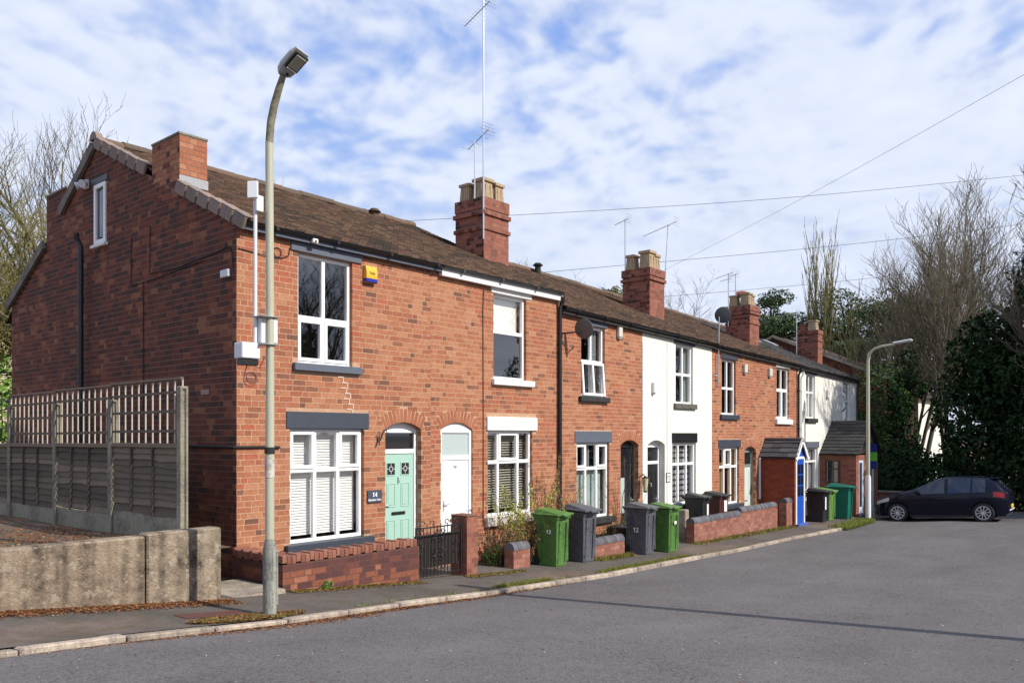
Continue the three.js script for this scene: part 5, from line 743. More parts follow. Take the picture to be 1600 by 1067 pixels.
{
  const o = thing('alarm_box', 'yellow alarm box with a blue base, right of the corner house upper window', 'alarm box', V(2.4, 2.6, 0)), s = new THREE.Shape(); s.moveTo(0, -0.13); s.lineTo(0.06, -0.13); s.quadraticCurveTo(0.11, 0, 0.06, 0.13); s.lineTo(0, 0.13);
  mesh('case', new THREE.ExtrudeGeometry(s, { depth: 0.22, bevelEnabled: true, bevelSize: 0.006, bevelThickness: 0.006, bevelSegments: 2 }).rotateY(-Math.PI / 2).translate(2.52, 2.64, 0.004), mat(0.72, 0.42, 0.03, { rough: 0.4 }), o); new MB().cbox(2.29, 2.53, 2.505, 2.575, 0.004, 0.095, 0.01).build('base', mat(0.012, 0.02, 0.26, { rough: 0.4 }), o);
  numberPlane('Yale', 0.13, 0.07, '#241a08', o, 'lettering', V(2.41, 2.66, 0.097), 0);
}
for (const [x, y, w, h, l, c] of [[10.0, 2.44, 0.16, 0.26, 'cream alarm box near the eaves, right of the satellite dish', 1], [11.6, 1.2, 0.1, 0.28, 'slim white box lamp on the white rendered house', 0], [17.05, 2.02, 0.2, 0.26, 'white alarm box right of the upper window with the sage green door below', 1], [18.95, 2.02, 0.2, 0.26, 'white alarm box beside the white lintelled upper window', 1], [24.35, 1.55, 0.16, 0.3, 'pale grey box on the far white house wall', 0]])
  wallBox(c ? 'alarm_box' : 'wall_box', x, y, w, h, 0.09, c ? M.slat : M.white, l, c ? 'alarm box' : 'wall box', 0.04);
{
  const o = thing('house_sign', 'dark slate house sign numbered 14 beside the mint green door', 'sign', V(2.52, -1, 0)); new MB().cbox(2.37, 2.68, -1.12, -0.91, 0.004, 0.024, 0.003).build('plate', M.slate, o);
  numberPlane('14', 0.29, 0.19, '#f5f5f5', o, 'lettering', V(2.525, -1.015, 0.0255), 0, { bg: '#414857', draw: (g, w, h) => { g.fillStyle = '#fbfbfb'; g.font = 'bold 128px serif'; g.fillText('14', w / 2, 82); g.font = 'bold 62px serif'; g.fillText('Meadow View', w / 2, 200, w - 16); } });
  const p = thing('number_sign', 'small white number 11 sign beside the white house door', 'sign', V(12.4, -1.1, 0)); new MB().cbox(12.28, 12.48, -1.22, -0.97, 0.003, 0.02, 0.003).build('plate', M.slate, p); numberPlane('11', 0.15, 0.2, '#20242c', p, 'number', V(12.38, -1.095, 0.0215), 0, { bg: '#e8e8e4' });
  const n = numberPlane('13', 0.09, 0.08, '#55585c', scene.children.find((c) => c.userData.label?.includes('white panelled door')).children.find((c) => c.name === 'door'), 'number', V(4.5, -0.58, -0.0405), 0, {});
}
{ const o = thing('floodlight', 'white twin security light high on the gable', 'security light', V(-0.1, 4.5, -4.95)); new MB().cbox(-0.06, 0, 4.46, 4.62, -5.0, -4.88, 0.01).build('bracket', M.white, o); for (const s of [-1, 1]) { const m = mesh('lamp', new THREE.CylinderGeometry(0.075, 0.05, 0.1, 14).rotateX(Math.PI / 2 + 0.4), M.lightGrey, o); m.position.set(-0.12, 4.52, -4.94 + s * 0.1); m.rotation.y = -1.5 + s * 0.5; } }
{ const o = thing('wall_lantern', 'black iron wall lantern between the black arched doorway and the white house', 'lantern', V(11.0, -1.2, 0)), x = 10.98; new MB().tube([V(x, -1.02, 0), V(x, -0.96, 0.1), V(x, -1.02, 0.16)], 0.014, 6).cyl(x, 0.16, -1.05, -1.0, 0.09, 0.02, 6).cyl(x, 0.16, -1.4, -1.36, 0.05, 0.06, 6).build('frame', M.iron, o); new MB().cyl(x, 0.16, -1.36, -1.05, 0.055, 0.085, 6).build('glass', mat(0.5, 0.42, 0.25, { rough: 0.2 }), o); }
{ const o = thing('wall_camera', 'small white camera box under the gutter of the corner house', 'camera', V(1.25, 2.95, 0.1)); new MB().cbox(1.19, 1.29, 2.93, 3.0, 0.11, 0.17, 0.01).build('case', M.white, o); new MB().cbox(1.22, 1.25, 2.94, 2.97, 0.17, 0.18, 0.004).build('lens', M.black, o); }
function dish(at, r, dir, m, label, post) {
  const o = thing('satellite_dish', label, 'satellite dish', V(...at)), g = new THREE.Group(); g.name = 'reflector'; g.position.set(...at); g.lookAt(at[0] + dir[0], at[1] + dir[1] + 0, at[2] + dir[2]); o.add(g);
  const p = []; for (let i = 0; i <= 8; i++) { const t = i / 8 * r; p.push(new THREE.Vector2(t, t * t * 0.45)); } for (let i = 8; i >= 0; i--) { const t = i / 8 * r; p.push(new THREE.Vector2(t, t * t * 0.45 - 0.012)); } mesh('bowl', new THREE.LatheGeometry(p, 32).rotateX(Math.PI / 2), m, g);
  const a = new MB(); a.tube([V(0, -r * 0.8, 0.04), V(0, -r * 0.55, r * 1.1)], 0.012, 6); a.build('feed_arm', M.blackMatt, g); new MB().cbox(-0.03, 0.03, -r * 0.55 - 0.03, -r * 0.55 + 0.05, r * 1.05, r * 1.2, 0.01).build('receiver', M.blackMatt, g);
  const b = new MB(); for (const q of post) b.tube(q[0].map((k) => V(...k)), q[1], 8); b.build('bracket', post[0][2] ?? M.galv, o); return o;
}
dish([7.98, 2.28, 0.42], 0.22, [0.93, 0.25, -0.12], mat(0.12, 0.105, 0.1, { rough: 0.55 }), 'brown grey satellite dish beside the downpipe, over the open upstairs sash', [[[[7.78, 2.2, 0.0], [7.8, 2.2, 0.2], [7.95, 2.22, 0.38]], 0.018, M.blackMatt]]);
dish([15.2, 3.42, 0.2], 0.235, [0.78, 0.25, -0.5], mat(0.05, 0.055, 0.065, { rough: 0.5 }), 'dark satellite dish on a pole rising above the far eaves', [[[[15.16, 1.4, 0.06], [15.16, 3.45, 0.1]], 0.02, M.galv], [[[15.0, 1.7, 0.0], [15.16, 1.7, 0.06]], 0.015]]);
function aerial(label, base, top, boom, els, o = {}) {
  const a = thing('tv_aerial', label, 'aerial', V(...base)), b = new MB(); b.tube([V(...base), V(base[0] + (o.lean ?? 0), top, base[2])], 0.019, 8); if (o.foot) for (const f of o.foot) b.tube(f.map((q) => V(...q)), 0.015, 6); b.build('mast', M.alu, a);
  for (const [y, dir, len, n, w, vert] of boom) { const d = V(...dir).normalize(), c = V(base[0] + (o.lean ?? 0) * (y - base[1]) / (top - base[1]), y, base[2]), k = new MB(), s = vert ? V(0, 1, 0) : V().crossVectors(d, V(0, 1, 0)).normalize(); k.tube([c.clone().addScaledVector(d, -len * 0.25), c.clone().addScaledVector(d, len * 0.75)], 0.01, 5); for (let i = 0; i < n; i++) { const q = c.clone().addScaledVector(d, lerp(-0.2, 0.74, i / (n - 1)) * len); k.tube([q.clone().addScaledVector(s, -w * (1 - i * 0.02)), q.clone().addScaledVector(s, w * (1 - i * 0.02))], 0.004, 4); } const e = c.clone().addScaledVector(d, -len * 0.25); for (const t of [-0.12, -0.04, 0.04, 0.12]) k.tube([e.clone().addScaledVector(V(0, 1, 0), t).addScaledVector(s, -0.17), e.clone().addScaledVector(V(0, 1, 0), t).addScaledVector(s, 0.17)], 0.005, 4); k.build('antenna', M.grey, a); }
}
aerial('very tall television mast rising from the chimney beside the white blinds house', [7.19, 4.4, -1.76], 9.75, [[9.6, [0.1, -0.3, -1], 0.9, 10, 0.1], [6.75, [0.1, -0.4, -1], 0.75, 4, 0.24]], null, { foot: [[[7.19, 5.1, -1.76], [7.3, 5.1, -1.85]], [[7.19, 4.55, -1.76], [7.3, 4.55, -1.85]], [[7.05, 5.3, -1.9], [7.05, 6.6, -1.9]]] });
aerial('thin left hand television aerial on the second chimney, straight mast', [14.56, 4.6, -2.66], 6.53, [[6.48, [0.02, -0.22, -1], 0.5, 4, 0.06]], null, { foot: [[[14.52, 4.75, -2.66], [14.6, 4.75, -2.6]]] });
aerial('leaning television aerial with a long boom on the second chimney', [15.5, 4.5, -1.85], 6.4, [[6.42, [0.02, -0.22, -1], 1.2, 6, 0.08]], null, { lean: 0.22, foot: [[[15.36, 4.55, -1.85], [15.52, 4.55, -1.85]]] });
aerial('double headed television aerial on the chimney of the far brick pair', [20.9, 3.9, -2.3], 5.8, [[5.78, [0.02, -0.22, -1], 0.7, 5, 0.07], [5.6, [0.1, -0.12, -1], 0.45, 4, 0.06]], null, {});
aerial('short thin aerial behind the chimney pots of the far brick pair', [21.6, 4.6, -2.35], 5.9, [[5.88, [0.02, -0.22, -1], 0.4, 3, 0.05]], null, {});
aerial('thin pole aerial beside the last chimney of the terrace', [27.2, 3.4, -2.2], 5.2, [[5.1, [0.02, -0.22, -1], 0.3, 3, 0.1]], null, {});
for (const [x, z, l, y, m] of [[6.3, -4.45, 'small brown clay vent on the ridge left of the tall chimney', 5.2, mat(0.1, 0.06, 0.045)], [12.45, -4.35, 'black mushroom vent on the ridge right of the tall chimney', 4.9, M.blackMatt]]) { const o = thing('roof_vent', l, 'vent', V(x, y, z)); new MB().cyl(x, z, y - 0.3, y + 0.12, 0.09, 0.09, 10).build('pipe', m, o); new MB().cyl(x, z, y + 0.1, y + 0.17, 0.16, 0.09, 12).build('cap', m, o); }

// ---------- wires and the pole they come from ----------
{
  const p = thing('telegraph_pole', 'tall wooden telegraph pole across the road, whose shadow lies over the asphalt', 'pole', V(4.6, -2.2, 11.5)); new MB().tube([V(4.6, -2.6, 11.5), V(4.6, 5.4, 11.5)], [0.13, 0.09], 10).build('post', M.bark, p); new MB().cbox(4.3, 4.9, 4.9, 5.0, 11.42, 11.58).build('cross_arm', M.bark, p);
  const wire = (label, pts, r = 0.011) => { const c = new THREE.CatmullRomCurve3(pts.map((q) => V(...q))); tag(new MB().tube(c.getPoints(40), r, 5).build('overhead_wire', M.wire), label, 'wire'); };
  const sag = (a, b, s) => [a, [lerp(a[0], b[0], 0.5), lerp(a[1], b[1], 0.5) - s, lerp(a[2], b[2], 0.5)], b];
  wire('steep overhead wire running from the second chimney up to the right', sag([14.9, 4.75, -1.9], [4.6, 5.1, 11.5], 0.1), 0.003);
  wire('highest of the long overhead wires crossing the sky behind the chimneys', sag([12.4, 7.8, -14.0], [37.1, 11.5, 9.1], 0.3), 0.009);
  wire('middle one of the long overhead wires behind the chimneys', sag([19.8, 6.75, -11.5], [44.8, 11.25, 8.9], 0.2), 0.01);
  wire('lowest of the long overhead wires, passing the poplar', sag([26.4, 6.5, -12.9], [50.1, 10.4, 5.9], 0.2), 0.01);
}
{ // estate agent board
  const s = thing('agent_board', 'blue and lime green estate agent board behind the far street lamp', 'sign', V(25.2, -2.9, 1.2)); new MB().cbox(25.22, 25.28, -3, -0.28, 1.1, 1.16).build('post', M.white, s); const z0 = 1.1, z1 = 1.53; for (const [y0, y1, m] of [[-0.62, -0.33, mat(0.012, 0.03, 0.2)], [-0.95, -0.625, mat(0.13, 0.5, 0.04)], [-1.24, -0.955, mat(0.012, 0.03, 0.2)]]) new MB().cbox(25.18, 25.22, y0, y1, z0, z1, 0.004).build('panel', m, s);
}
{ // cover and patch in the pavement
  const c = thing('utility_cover', 'rust red iron cover set in the pavement below the retaining wall', 'cover', V(-1.75, -1.9, 2.35)), y = (x) => G(x) + 0.006, b = new MB(), P = (x, z, h = 0) => V(x, y(x) + h, z); b.quad(P(-2.1, 2.55), P(-1.35, 2.5), P(-1.4, 2.22), P(-2.1, 2.27)); b.build('plate', mat(0.17, 0.075, 0.055, { map: T.conc, size: 0.6, rough: 0.85 }), c); const r = new MB(); for (let i = 0; i < 24; i++) { const x = -2.08 + i * 0.03; r.bar(P(x, 2.53, 0.001), P(x + 0.01, 2.26, 0.001), 0.006, 0.012, V(0, 1, 0)); } r.build('rib', mat(0.15, 0.065, 0.05, { rough: 0.85 }), c);
  const o = thing('drinks_can', 'small teal drinks can lying in the yard beside the fence', 'can', V(-2.3, -1.38, 0.3)), t = new MB().tube([V(-2.42, lotY(-2.4, 0.3) + 0.035, 0.3), V(-2.27, lotY(-2.3, 0.28) + 0.035, 0.27)], 0.034, 10); t.build('can', mat(0.02, 0.3, 0.22, { rough: 0.35 }), o);
  const pl = thing('loose_board', 'loose pale grey board lying at the fence foot near the wall', 'board', V(-1.4, -1.36, 0.4)); new MB().bar(V(-1.9, lotY(-1.8, 0.2) + 0.02, 0.25), V(-1.15, lotY(-1.2, 0.5) + 0.02, 0.15), 0.012, 0.12).build('board', M.lightGrey, pl);
  const bx = thing('planter', 'black square planter under the brick house front window', 'planter', V(9.4, -2.4, 0.5)); new MB().cbox(9.1, 9.7, -2.6, -2.05, 0.25, 0.75, 0.02).build('tub', M.black, bx);
  const cs = thing('concrete_post', 'cream concrete gate post behind the long low wall', 'post', V(12.35, -2.3, 0.4)); new MB().cbox(12.3, 12.5, -2.7, -1.9, 0.35, 0.55, 0.02).build('post', M.slab, cs);
  const bl = thing('stone_block', 'pale painted block beside the sage green door', 'block', V(16.6, -2.3, 0.6)); new MB().cbox(16.35, 16.8, -2.75, -2.2, 0.3, 0.7, 0.02).build('block', M.slab, bl);
}

// ---------- car ----------
{
  const c = thing('parked_car', 'dark blue black hatchback parked across the end of the street by the hedge', 'car', null); c.position.set(24.2, G(24.2, 3.9) - 0.075, 3.95); c.rotation.set(-Math.atan2(G(24.2, 5.2) - G(24.2, 2.6), 2.6), 0.04, 0);
  const X = (a) => (s) => ip(a.map((q) => q[0]), a.map((q) => q[1]), s), sm = (f) => (s) => (f(s - 0.12) + 2 * f(s) + f(s + 0.12)) / 4;
  const yT = sm(X([[0, 0.6], [0.06, 0.76], [0.45, 0.92], [0.95, 1.02], [1.2, 1.05], [1.98, 1.43], [2.45, 1.49], [3.1, 1.475], [3.62, 1.42], [3.72, 1.37], [3.93, 1.03], [4.06, 0.97]])), yB = sm(X([[0, 0.58], [0.1, 0.7], [0.5, 0.83], [1.1, 0.93], [2, 0.95], [3, 0.97], [3.8, 0.99], [4.06, 0.9]])), W = sm(X([[0, 0.5], [0.12, 0.68], [0.4, 0.82], [0.9, 0.87], [3.2, 0.875], [3.7, 0.84], [3.95, 0.76], [4.06, 0.68]])), WR = sm(X([[0, 0.42], [0.4, 0.7], [1.1, 0.78], [1.3, 0.74], [2.0, 0.6], [3.1, 0.6], [3.7, 0.57], [3.92, 0.66], [4.06, 0.62]]));
  const hubs = [0.8, 3.35], arch = (s) => { let y = s < 0.12 ? 0.26 : s > 3.95 ? 0.3 : 0.2; for (const h of hubs) { const d = 0.345 ** 2 - (s - h) ** 2; if (d > 0) y = Math.max(y, 0.31 + Math.sqrt(d)); } return y; };
  const sec = (s) => { const w = W(s), b = arch(s), k = yB(s), t = Math.max(yT(s), k + 0.015), r = Math.min(WR(s), w - 0.02), m = Math.max(b + 0.01, lerp(0.25, k, 0.45)), up = clamp((t - k) / 0.4); return [[w * 0.95, b], [w * 1.005, m], [w * 1.0, lerp(m, k, 0.6)], [w * 0.975, k], [lerp(w * 0.975, r + 0.03, 0.5), lerp(k, t - 0.07 * up, 0.5)], [r + 0.02 * up, t - 0.06 * up - 0.004], [r - 0.04, t - 0.018 * up], [r * 0.5, t], [0, t + 0.008]]; };
  const N = 96, at = (i) => i / N * 4.06, grid = (s0, s1, t0, t1, off, ns, bodyB, sides = [-1, 1]) => { for (const sd of sides) for (let i = 0; i < ns; i++) { const A = sec(lerp(s0, s1, i / ns)), B = sec(lerp(s0, s1, (i + 1) / ns)), za = lerp(s0, s1, i / ns) - 2.03, zb = lerp(s0, s1, (i + 1) / ns) - 2.03; for (let k = t0; k < t1; k++) { const P = (q, j, z) => V(sd * (q[j][0] + (j < 6 ? off : 0)), q[j][1] + (j >= 5 ? off : 0), z), a = P(A, k, za), b = P(A, k + 1, za), d = P(B, k + 1, zb), e = P(B, k, zb); sd > 0 ? bodyB.quad(a, b, d, e) : bodyB.quad(e, d, b, a); } } return bodyB; };
  const { mergeVertices } = await import('three/addons/utils/BufferGeometryUtils.js');
  const soften = (b) => { const g = b.geometry(); g.deleteAttribute('normal'); g.deleteAttribute('uv'); const m = mergeVertices(g, 1e-4); m.computeVertexNormals(); return m; };
  const paint = mat(0.004, 0.005, 0.016, { phys: true, rough: 0.35, specularIntensity: 0.2, clearcoat: 0.4, clearcoatRoughness: 0.03 });
  const bd = grid(0, 4.06, 0, 8, 0, N, new MB()); for (const [s, f] of [[0, -1], [4.06, 1]]) { const q = sec(s); for (const sd of [-1, 1]) for (let k = 0; k < 8; k++) { const z = s - 2.03, a = V(sd * q[k][0], q[k][1], z), b = V(sd * q[k + 1][0], q[k + 1][1], z), o = V(0, q[k][1], z), p = V(0, q[k + 1][1], z); sd * f > 0 ? bd.quad(a, b, p, o) : bd.quad(o, p, b, a); } }
  mesh('body', soften(bd), paint, c); const un = new MB(); un.box(-0.7, 0.7, 0.2, 0.55, -1.95, 1.95); un.build('underbody', M.blackMatt, c);
  const gm = mat(0.012, 0.016, 0.024, { phys: true, rough: 0.02, ior: 1.7 });
  for (const [a, b] of [[1.42, 2.26], [2.36, 3.02], [3.07, 3.44]]) for (const sd of [-1, 1]) mesh('side_window', soften(grid(a, b, 3, 5, 0.004, 10, new MB(), [sd])), gm, c);
  mesh('windscreen', soften(grid(1.3, 1.9, 6, 8, 0.005, 8, new MB())), gm, c); mesh('rear_window', soften(grid(3.74, 3.9, 6, 8, 0.006, 6, new MB())), gm, c);
  new MB().cbox(-0.56, 0.56, 1.385, 1.42, 1.52, 1.78, 0.015).build('spoiler', paint, c);
  for (const sd of [-1, 1]) {
    mesh('headlight', soften(grid(0.1, 0.55, 2, 3, 0.006, 6, new MB(), [sd])), mat(0.5, 0.5, 0.5, { rough: 0.08 }), c); mesh('taillight', soften(grid(3.66, 3.96, 2, 3, 0.007, 8, new MB(), [sd])), mat(0.3, 0.006, 0.012, { rough: 0.1 }), c);
    new MB().cbox(sd > 0 ? 0.84 : -1.0, sd > 0 ? 1.0 : -0.84, 0.94, 1.06, -0.62, -0.5, 0.03).build('mirror', paint, c);
    for (const z of [0.16, 1.02]) new MB().cbox(sd > 0 ? 0.865 : -0.9, sd > 0 ? 0.9 : -0.865, 0.83, 0.855, z - 0.1, z + 0.08, 0.006).build('door_handle', paint, c);
    const sk = new MB(); sk.cbox(sd > 0 ? 0.8 : -0.88, sd > 0 ? 0.88 : -0.8, 0.17, 0.24, -0.85, 0.95, 0.02); sk.build('sill', M.blackMatt, c);
    for (const h of hubs) {
      const w = part('wheel', c); w.position.set(sd * 0.775, 0.315, h - 2.03); const pr = [[0.2, -0.1], [0.3, -0.1], [0.315, -0.06], [0.315, 0.06], [0.3, 0.095], [0.225, 0.1], [0.2, 0.07]].map((q) => new THREE.Vector2(...q)); mesh('tyre', new THREE.LatheGeometry(pr, 40).rotateZ(sd > 0 ? -Math.PI / 2 : Math.PI / 2), M.blackMatt, w);
      const am = mat(0.62, 0.63, 0.64, { metalness: 0.3, rough: 0.3 }), rim = new MB(); rim.tube(range(0, 6.2832, 0.2618).map((a) => V(sd * 0.085, Math.cos(a) * 0.212, Math.sin(a) * 0.212)), 0.016, 6, false); rim.add(new THREE.CylinderGeometry(0.055, 0.06, 0.03, 16).rotateZ(Math.PI / 2).translate(sd * 0.075, 0, 0)); rim.build('rim', am, w);
      for (let k = 0; k < 10; k++) { const a = k / 10 * 6.2832 + 0.2, s = new MB(); s.bar(V(sd * 0.08, Math.cos(a) * 0.04, Math.sin(a) * 0.04), V(sd * 0.085, Math.cos(a) * 0.21, Math.sin(a) * 0.21), 0.042, 0.022, V(1, 0, 0)); s.build('spoke', am, w); }
      mesh('brake_disc', new THREE.CylinderGeometry(0.2, 0.2, 0.02, 24).rotateZ(Math.PI / 2).translate(sd * 0.02, 0, 0), M.black, w);
    }
  }
  new MB().cbox(-0.27, 0.27, 0.44, 0.55, 2.035, 2.055, 0.004).build('number_plate', mat(0.72, 0.55, 0.03, { rough: 0.4 }), c); new MB().cbox(-0.6, 0.6, 0.36, 0.4, 1.96, 2.05, 0.01).build('bumper_trim', M.lightGrey, c);
}

// ---------- trees ----------
function bareTree(name, label, at, o) {
  const t = thing(name, label, o.cat ?? 'tree', V(...at), o.group), big = new MB(), fine = new MB(), H = o.h, up = o.up ?? 0.25, R = o.r ?? H * 0.022;
  const grow = (p, d, len, r, lv) => {
    const n = lv === 0 ? 6 : lv < 3 ? 4 : 3, pts = [p.clone()], rs = [r]; let q = p.clone(), e = d.clone();
    for (let i = 0; i < n; i++) { e.add(V(rr(-1, 1), rr(-0.6, 0.8), rr(-1, 1)).multiplyScalar((o.wob ?? 0.16) * (lv ? 1 : 0.4))).add(V(0, up * 0.35, 0)).normalize(); q = q.clone().addScaledVector(e, len / n); pts.push(q); rs.push(Math.max(r * (1 - 0.62 * (i + 1) / n), (o.rmin ?? 0.009) * 0.7)); }
    (r > 0.03 ? big : fine).tube(pts, rs, lv === 0 ? 8 : lv === 1 ? 6 : lv === 2 ? 4 : 3, false);
    if (lv >= (o.lv ?? 4)) return;
    const kids = (o.kids ?? [9, 6, 5, 4])[lv], from = lv === 0 ? o.from ?? 0.3 : 0.25;
    for (let k = 0; k < kids; k++) {
      const f = from + (1 - from) * (k + rr(0, 0.9)) / kids, ii = Math.min(n - 1, Math.floor(f * n)), b = pts[ii].clone().lerp(pts[ii + 1], f * n - ii), ax = V().subVectors(pts[ii + 1], pts[ii]).normalize(), a = rr(0, 6.28), side = V(Math.cos(a), rr(-0.2, 0.3), Math.sin(a)), sp = (o.spread ?? 0.75) * rr(0.7, 1.25);
      grow(b, ax.multiplyScalar(Math.cos(sp)).addScaledVector(side, Math.sin(sp)).normalize(), len * (o.ratio ?? 0.52) * rr(0.75, 1.2) * (lv === 0 ? 1.15 - 0.45 * f : 1), Math.max(rs[ii] * rr(0.45, 0.62), o.rmin ?? 0.009), lv + 1);
    }
  };
  for (let k = 0; k < (o.stems ?? 1); k++) { const a = k * 2.4 + rr(0, 1), s = o.stems > 1 ? o.stemSpread ?? 0.16 : 0.03; grow(V(at[0] + Math.cos(a) * s * 2, at[1], at[2] + Math.sin(a) * s * 2), V(Math.cos(a) * s + (o.lean ?? 0), 1, Math.sin(a) * s).normalize(), H * (o.trunk ?? 0.72) * rr(1 - (o.vary ?? 0.15), 1.05), R * rr(0.8, 1.1), 0); }
  if (o.leaf) { const lb = new MB(); leaves(lb, o.leaf, 0.07, LC.olive, { fill: 1 }); lb.build('foliage', leafMat, t); }
  big.build('trunk', o.bark ?? M.bark, t); if (fine.p.length) fine.build('crown', o.twig ?? M.twig, t);
  return t;
}
// clumps of small leaves round lobes: [x, y, z, rx, ry, rz, leaves]
function leaves(b, lobes, size, cols, o = {}) {
  for (const [x, y, z, rx, ry, rz, n] of lobes) for (let i = 0; i < n; i++) {
    const u = rr(-1, 1), a = rr(0, 6.2832), s = Math.sqrt(1 - u * u), d = V(s * Math.cos(a), u, s * Math.sin(a)), k = (o.fill ? Math.cbrt(rnd()) : lerp(0.78, 1.0, Math.sqrt(rnd()))) * (1 + 0.3 * nz(d.x * 2.2 + x, d.y * 2.2 + y, d.z * 2.2 + z) + 0.16 * nz(d.x * 6 + x, d.y * 6, d.z * 6)), p = V(x + d.x * rx * k, y + d.y * ry * k, z + d.z * rz * k);
    const n1 = d.clone().add(V(rr(-1, 1), rr(-0.4, 1.2), rr(-1, 1))).normalize(), t1 = V(rr(-1, 1), rr(-1, 1), rr(-1, 1)).cross(n1).normalize(), t2 = V().crossVectors(n1, t1), l = size * rr(0.6, 1.3), w = l * (o.w ?? 0.5);
    b.col = pick(cols); const A = p.clone().addScaledVector(t1, -l), B = p.clone().addScaledVector(t2, w), D = p.clone().addScaledVector(t1, l), F = p.clone().addScaledVector(t2, -w); b.quad(A, F, D, B, n1);
  }
  b.col = null; return b;
}
const leafMat = mat(1, 1, 1, { phys: true, rough: 0.85, specularIntensity: 0.25, vc: true }), cols = (a) => a.map((c) => C(...c));
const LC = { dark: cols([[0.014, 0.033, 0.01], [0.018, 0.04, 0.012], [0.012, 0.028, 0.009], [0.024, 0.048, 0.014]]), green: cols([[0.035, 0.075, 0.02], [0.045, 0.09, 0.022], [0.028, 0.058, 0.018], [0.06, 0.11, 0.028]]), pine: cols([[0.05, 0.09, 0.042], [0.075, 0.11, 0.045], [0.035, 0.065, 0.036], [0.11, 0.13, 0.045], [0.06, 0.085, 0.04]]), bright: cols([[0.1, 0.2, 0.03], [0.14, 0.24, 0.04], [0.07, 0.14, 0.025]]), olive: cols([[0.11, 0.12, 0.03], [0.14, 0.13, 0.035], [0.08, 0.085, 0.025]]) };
function evergreen(name, label, at, lobes, size, pal, o = {}) {
  const t = thing(name, label, o.cat ?? 'tree', V(...at), o.group), k = new MB(), top = Math.max(...lobes.map((l) => l[1])); k.tube([V(...at), V(at[0] + 0.1, lerp(at[1], top, 0.5), at[2]), V(at[0], top, at[2])], [o.r ?? 0.16, (o.r ?? 0.16) * 0.7, 0.03], 7); for (const l of lobes) { const y = Math.min(l[1], lerp(at[1], top, 0.2) + 0.75 * (l[1] - at[1])); k.tube([V(at[0], lerp(at[1] + 0.3, y, 0.7), at[2]), V(lerp(at[0], l[0], 0.6), lerp(y, l[1], 0.7), lerp(at[2], l[2], 0.6)), V(l[0], l[1], l[2])], [0.06, 0.04, 0.015], 5, false); }
  k.build('trunk', o.bark ?? M.barkDark, t); leaves(new MB(), lobes, size, pal, o).build('crown', leafMat, t); return t;
}
const BT = 'bare trees behind the terrace';
bareTree('bare_tree', 'tall bare tree with greenish twigs behind the gable, far left', [6.1, -1.5, -24.7], { h: 13, twig: M.twigGreen, bark: M.barkGreen, kids: [15, 9, 6, 4], spread: 0.75, up: 0.25, leaf: [[6.1, 4.6, -24.7, 2.2, 3.2, 2.2, 2600], [4.8, 3.2, -24.2, 1.8, 2.6, 1.8, 1600]] });
bareTree('bare_tree', 'thin bare tree just left of the gable peak', [8.9, -1.5, -27.6], { h: 15, kids: [10, 6, 5, 3], spread: 0.5, up: 0.4, bark: M.barkGreen, twig: M.twig });
bareTree('bare_tree', 'bare tree cut off by the left edge, olive green with ivy', [3.4, -1.5, -23.8], { h: 10.5, kids: [14, 8, 6, 4], twig: M.twigGreen, bark: M.barkGreen, spread: 0.8, leaf: [[3.4, 5.2, -23.8, 2.2, 3, 2, 2400]] });
bareTree('bare_tree', 'bare treetop showing above the corner house roof', [14.2, -1.5, -24.6], { h: 14.2, kids: [8, 5, 4, 3], spread: 0.5, up: 0.4 });
for (const [x, z, h, l] of [[33.6, -20, 13, 'bare treetop low over the roof left of the second chimney'], [37.0, -19.2, 13.2, 'bare treetop close to the left side of the second chimney'], [48.8, -17.3, 12.2, 'small bare treetop between the second chimney and the far dish']]) bareTree('bare_tree', l, [x, -2.5, z], { h, kids: [9, 7, 5, 4], spread: 0.8, up: 0.2 });
evergreen('bush', 'green bushy treetop beside the second chimney', [31.9, -2, -14.2], [[31.9, 6.9, -14.2, 1.3, 1.3, 1.3, 2600], [30.6, 6.2, -14.6, 1, 1, 1, 1200]], 0.11, LC.olive);
bareTree('poplar_tree', 'narrow upright tree with trailing bare branches swept to the left', [52.3, -3, -10.0], { h: 17.3, stems: 30, stemSpread: 0.075, trunk: 0.9, kids: [14, 3], lv: 2, spread: 0.28, up: 0.5, ratio: 0.24, from: 0.2, r: 0.075, rmin: 0.014, wob: 0.09, vary: 0.5, lean: -0.03, bark: M.barkGreen, twig: M.twigGreen });
function pine(label, x, z, h, s = 1) { const l = [], y0 = -3; for (let i = 0; i < 30; i++) { const t = rr(0, 1), a = i * 2.4, r = (2.3 - 1.6 * t * t) * s * rr(0.2, 1), q = rr(0.75, 1.25) * s; l.push([x + Math.cos(a) * r, y0 + h * lerp(0.36, 0.96, t), z + Math.sin(a) * r, q, q * 0.5, q, 420]); } evergreen('pine_tree', label, [x, y0, z], l, 0.13, LC.pine, { w: 0.35, r: 0.2, bark: M.bark }); }
pine('pine tree left of the narrow swept tree, behind the far chimney', 44.3, -10.3, 12.8, 1.0); pine('pine tree lower right of the narrow swept tree', 53.5, -11.8, 12.6, 1.2); pine('tall pine right of the last chimney', 53.6, -8.4, 13.9, 1.3); pine('broad pine behind the far lamp head', 52.3, -5.2, 12.6, 1.5); pine('small pine peeping over the far pair roof', 50.8, -15, 12.6, 0.9); pine('olive tinted pine behind the bare thicket', 50, -3.2, 11.8, 1.4);
evergreen('pine_tree', 'wide layered pine with sky between its tiers, behind the brick house', [46, -3, -3.5], [[44.5, 5.2, -4.4, 2.6, 0.5, 2.2, 1500], [46.6, 6.4, -2.6, 2.4, 0.5, 2.2, 1500], [45.4, 3.9, -2.4, 2.8, 0.5, 2.2, 1500], [45.4, 7.4, -3.9, 1.6, 0.5, 1.6, 1000]], 0.16, LC.pine, { w: 0.3, bark: M.bark });
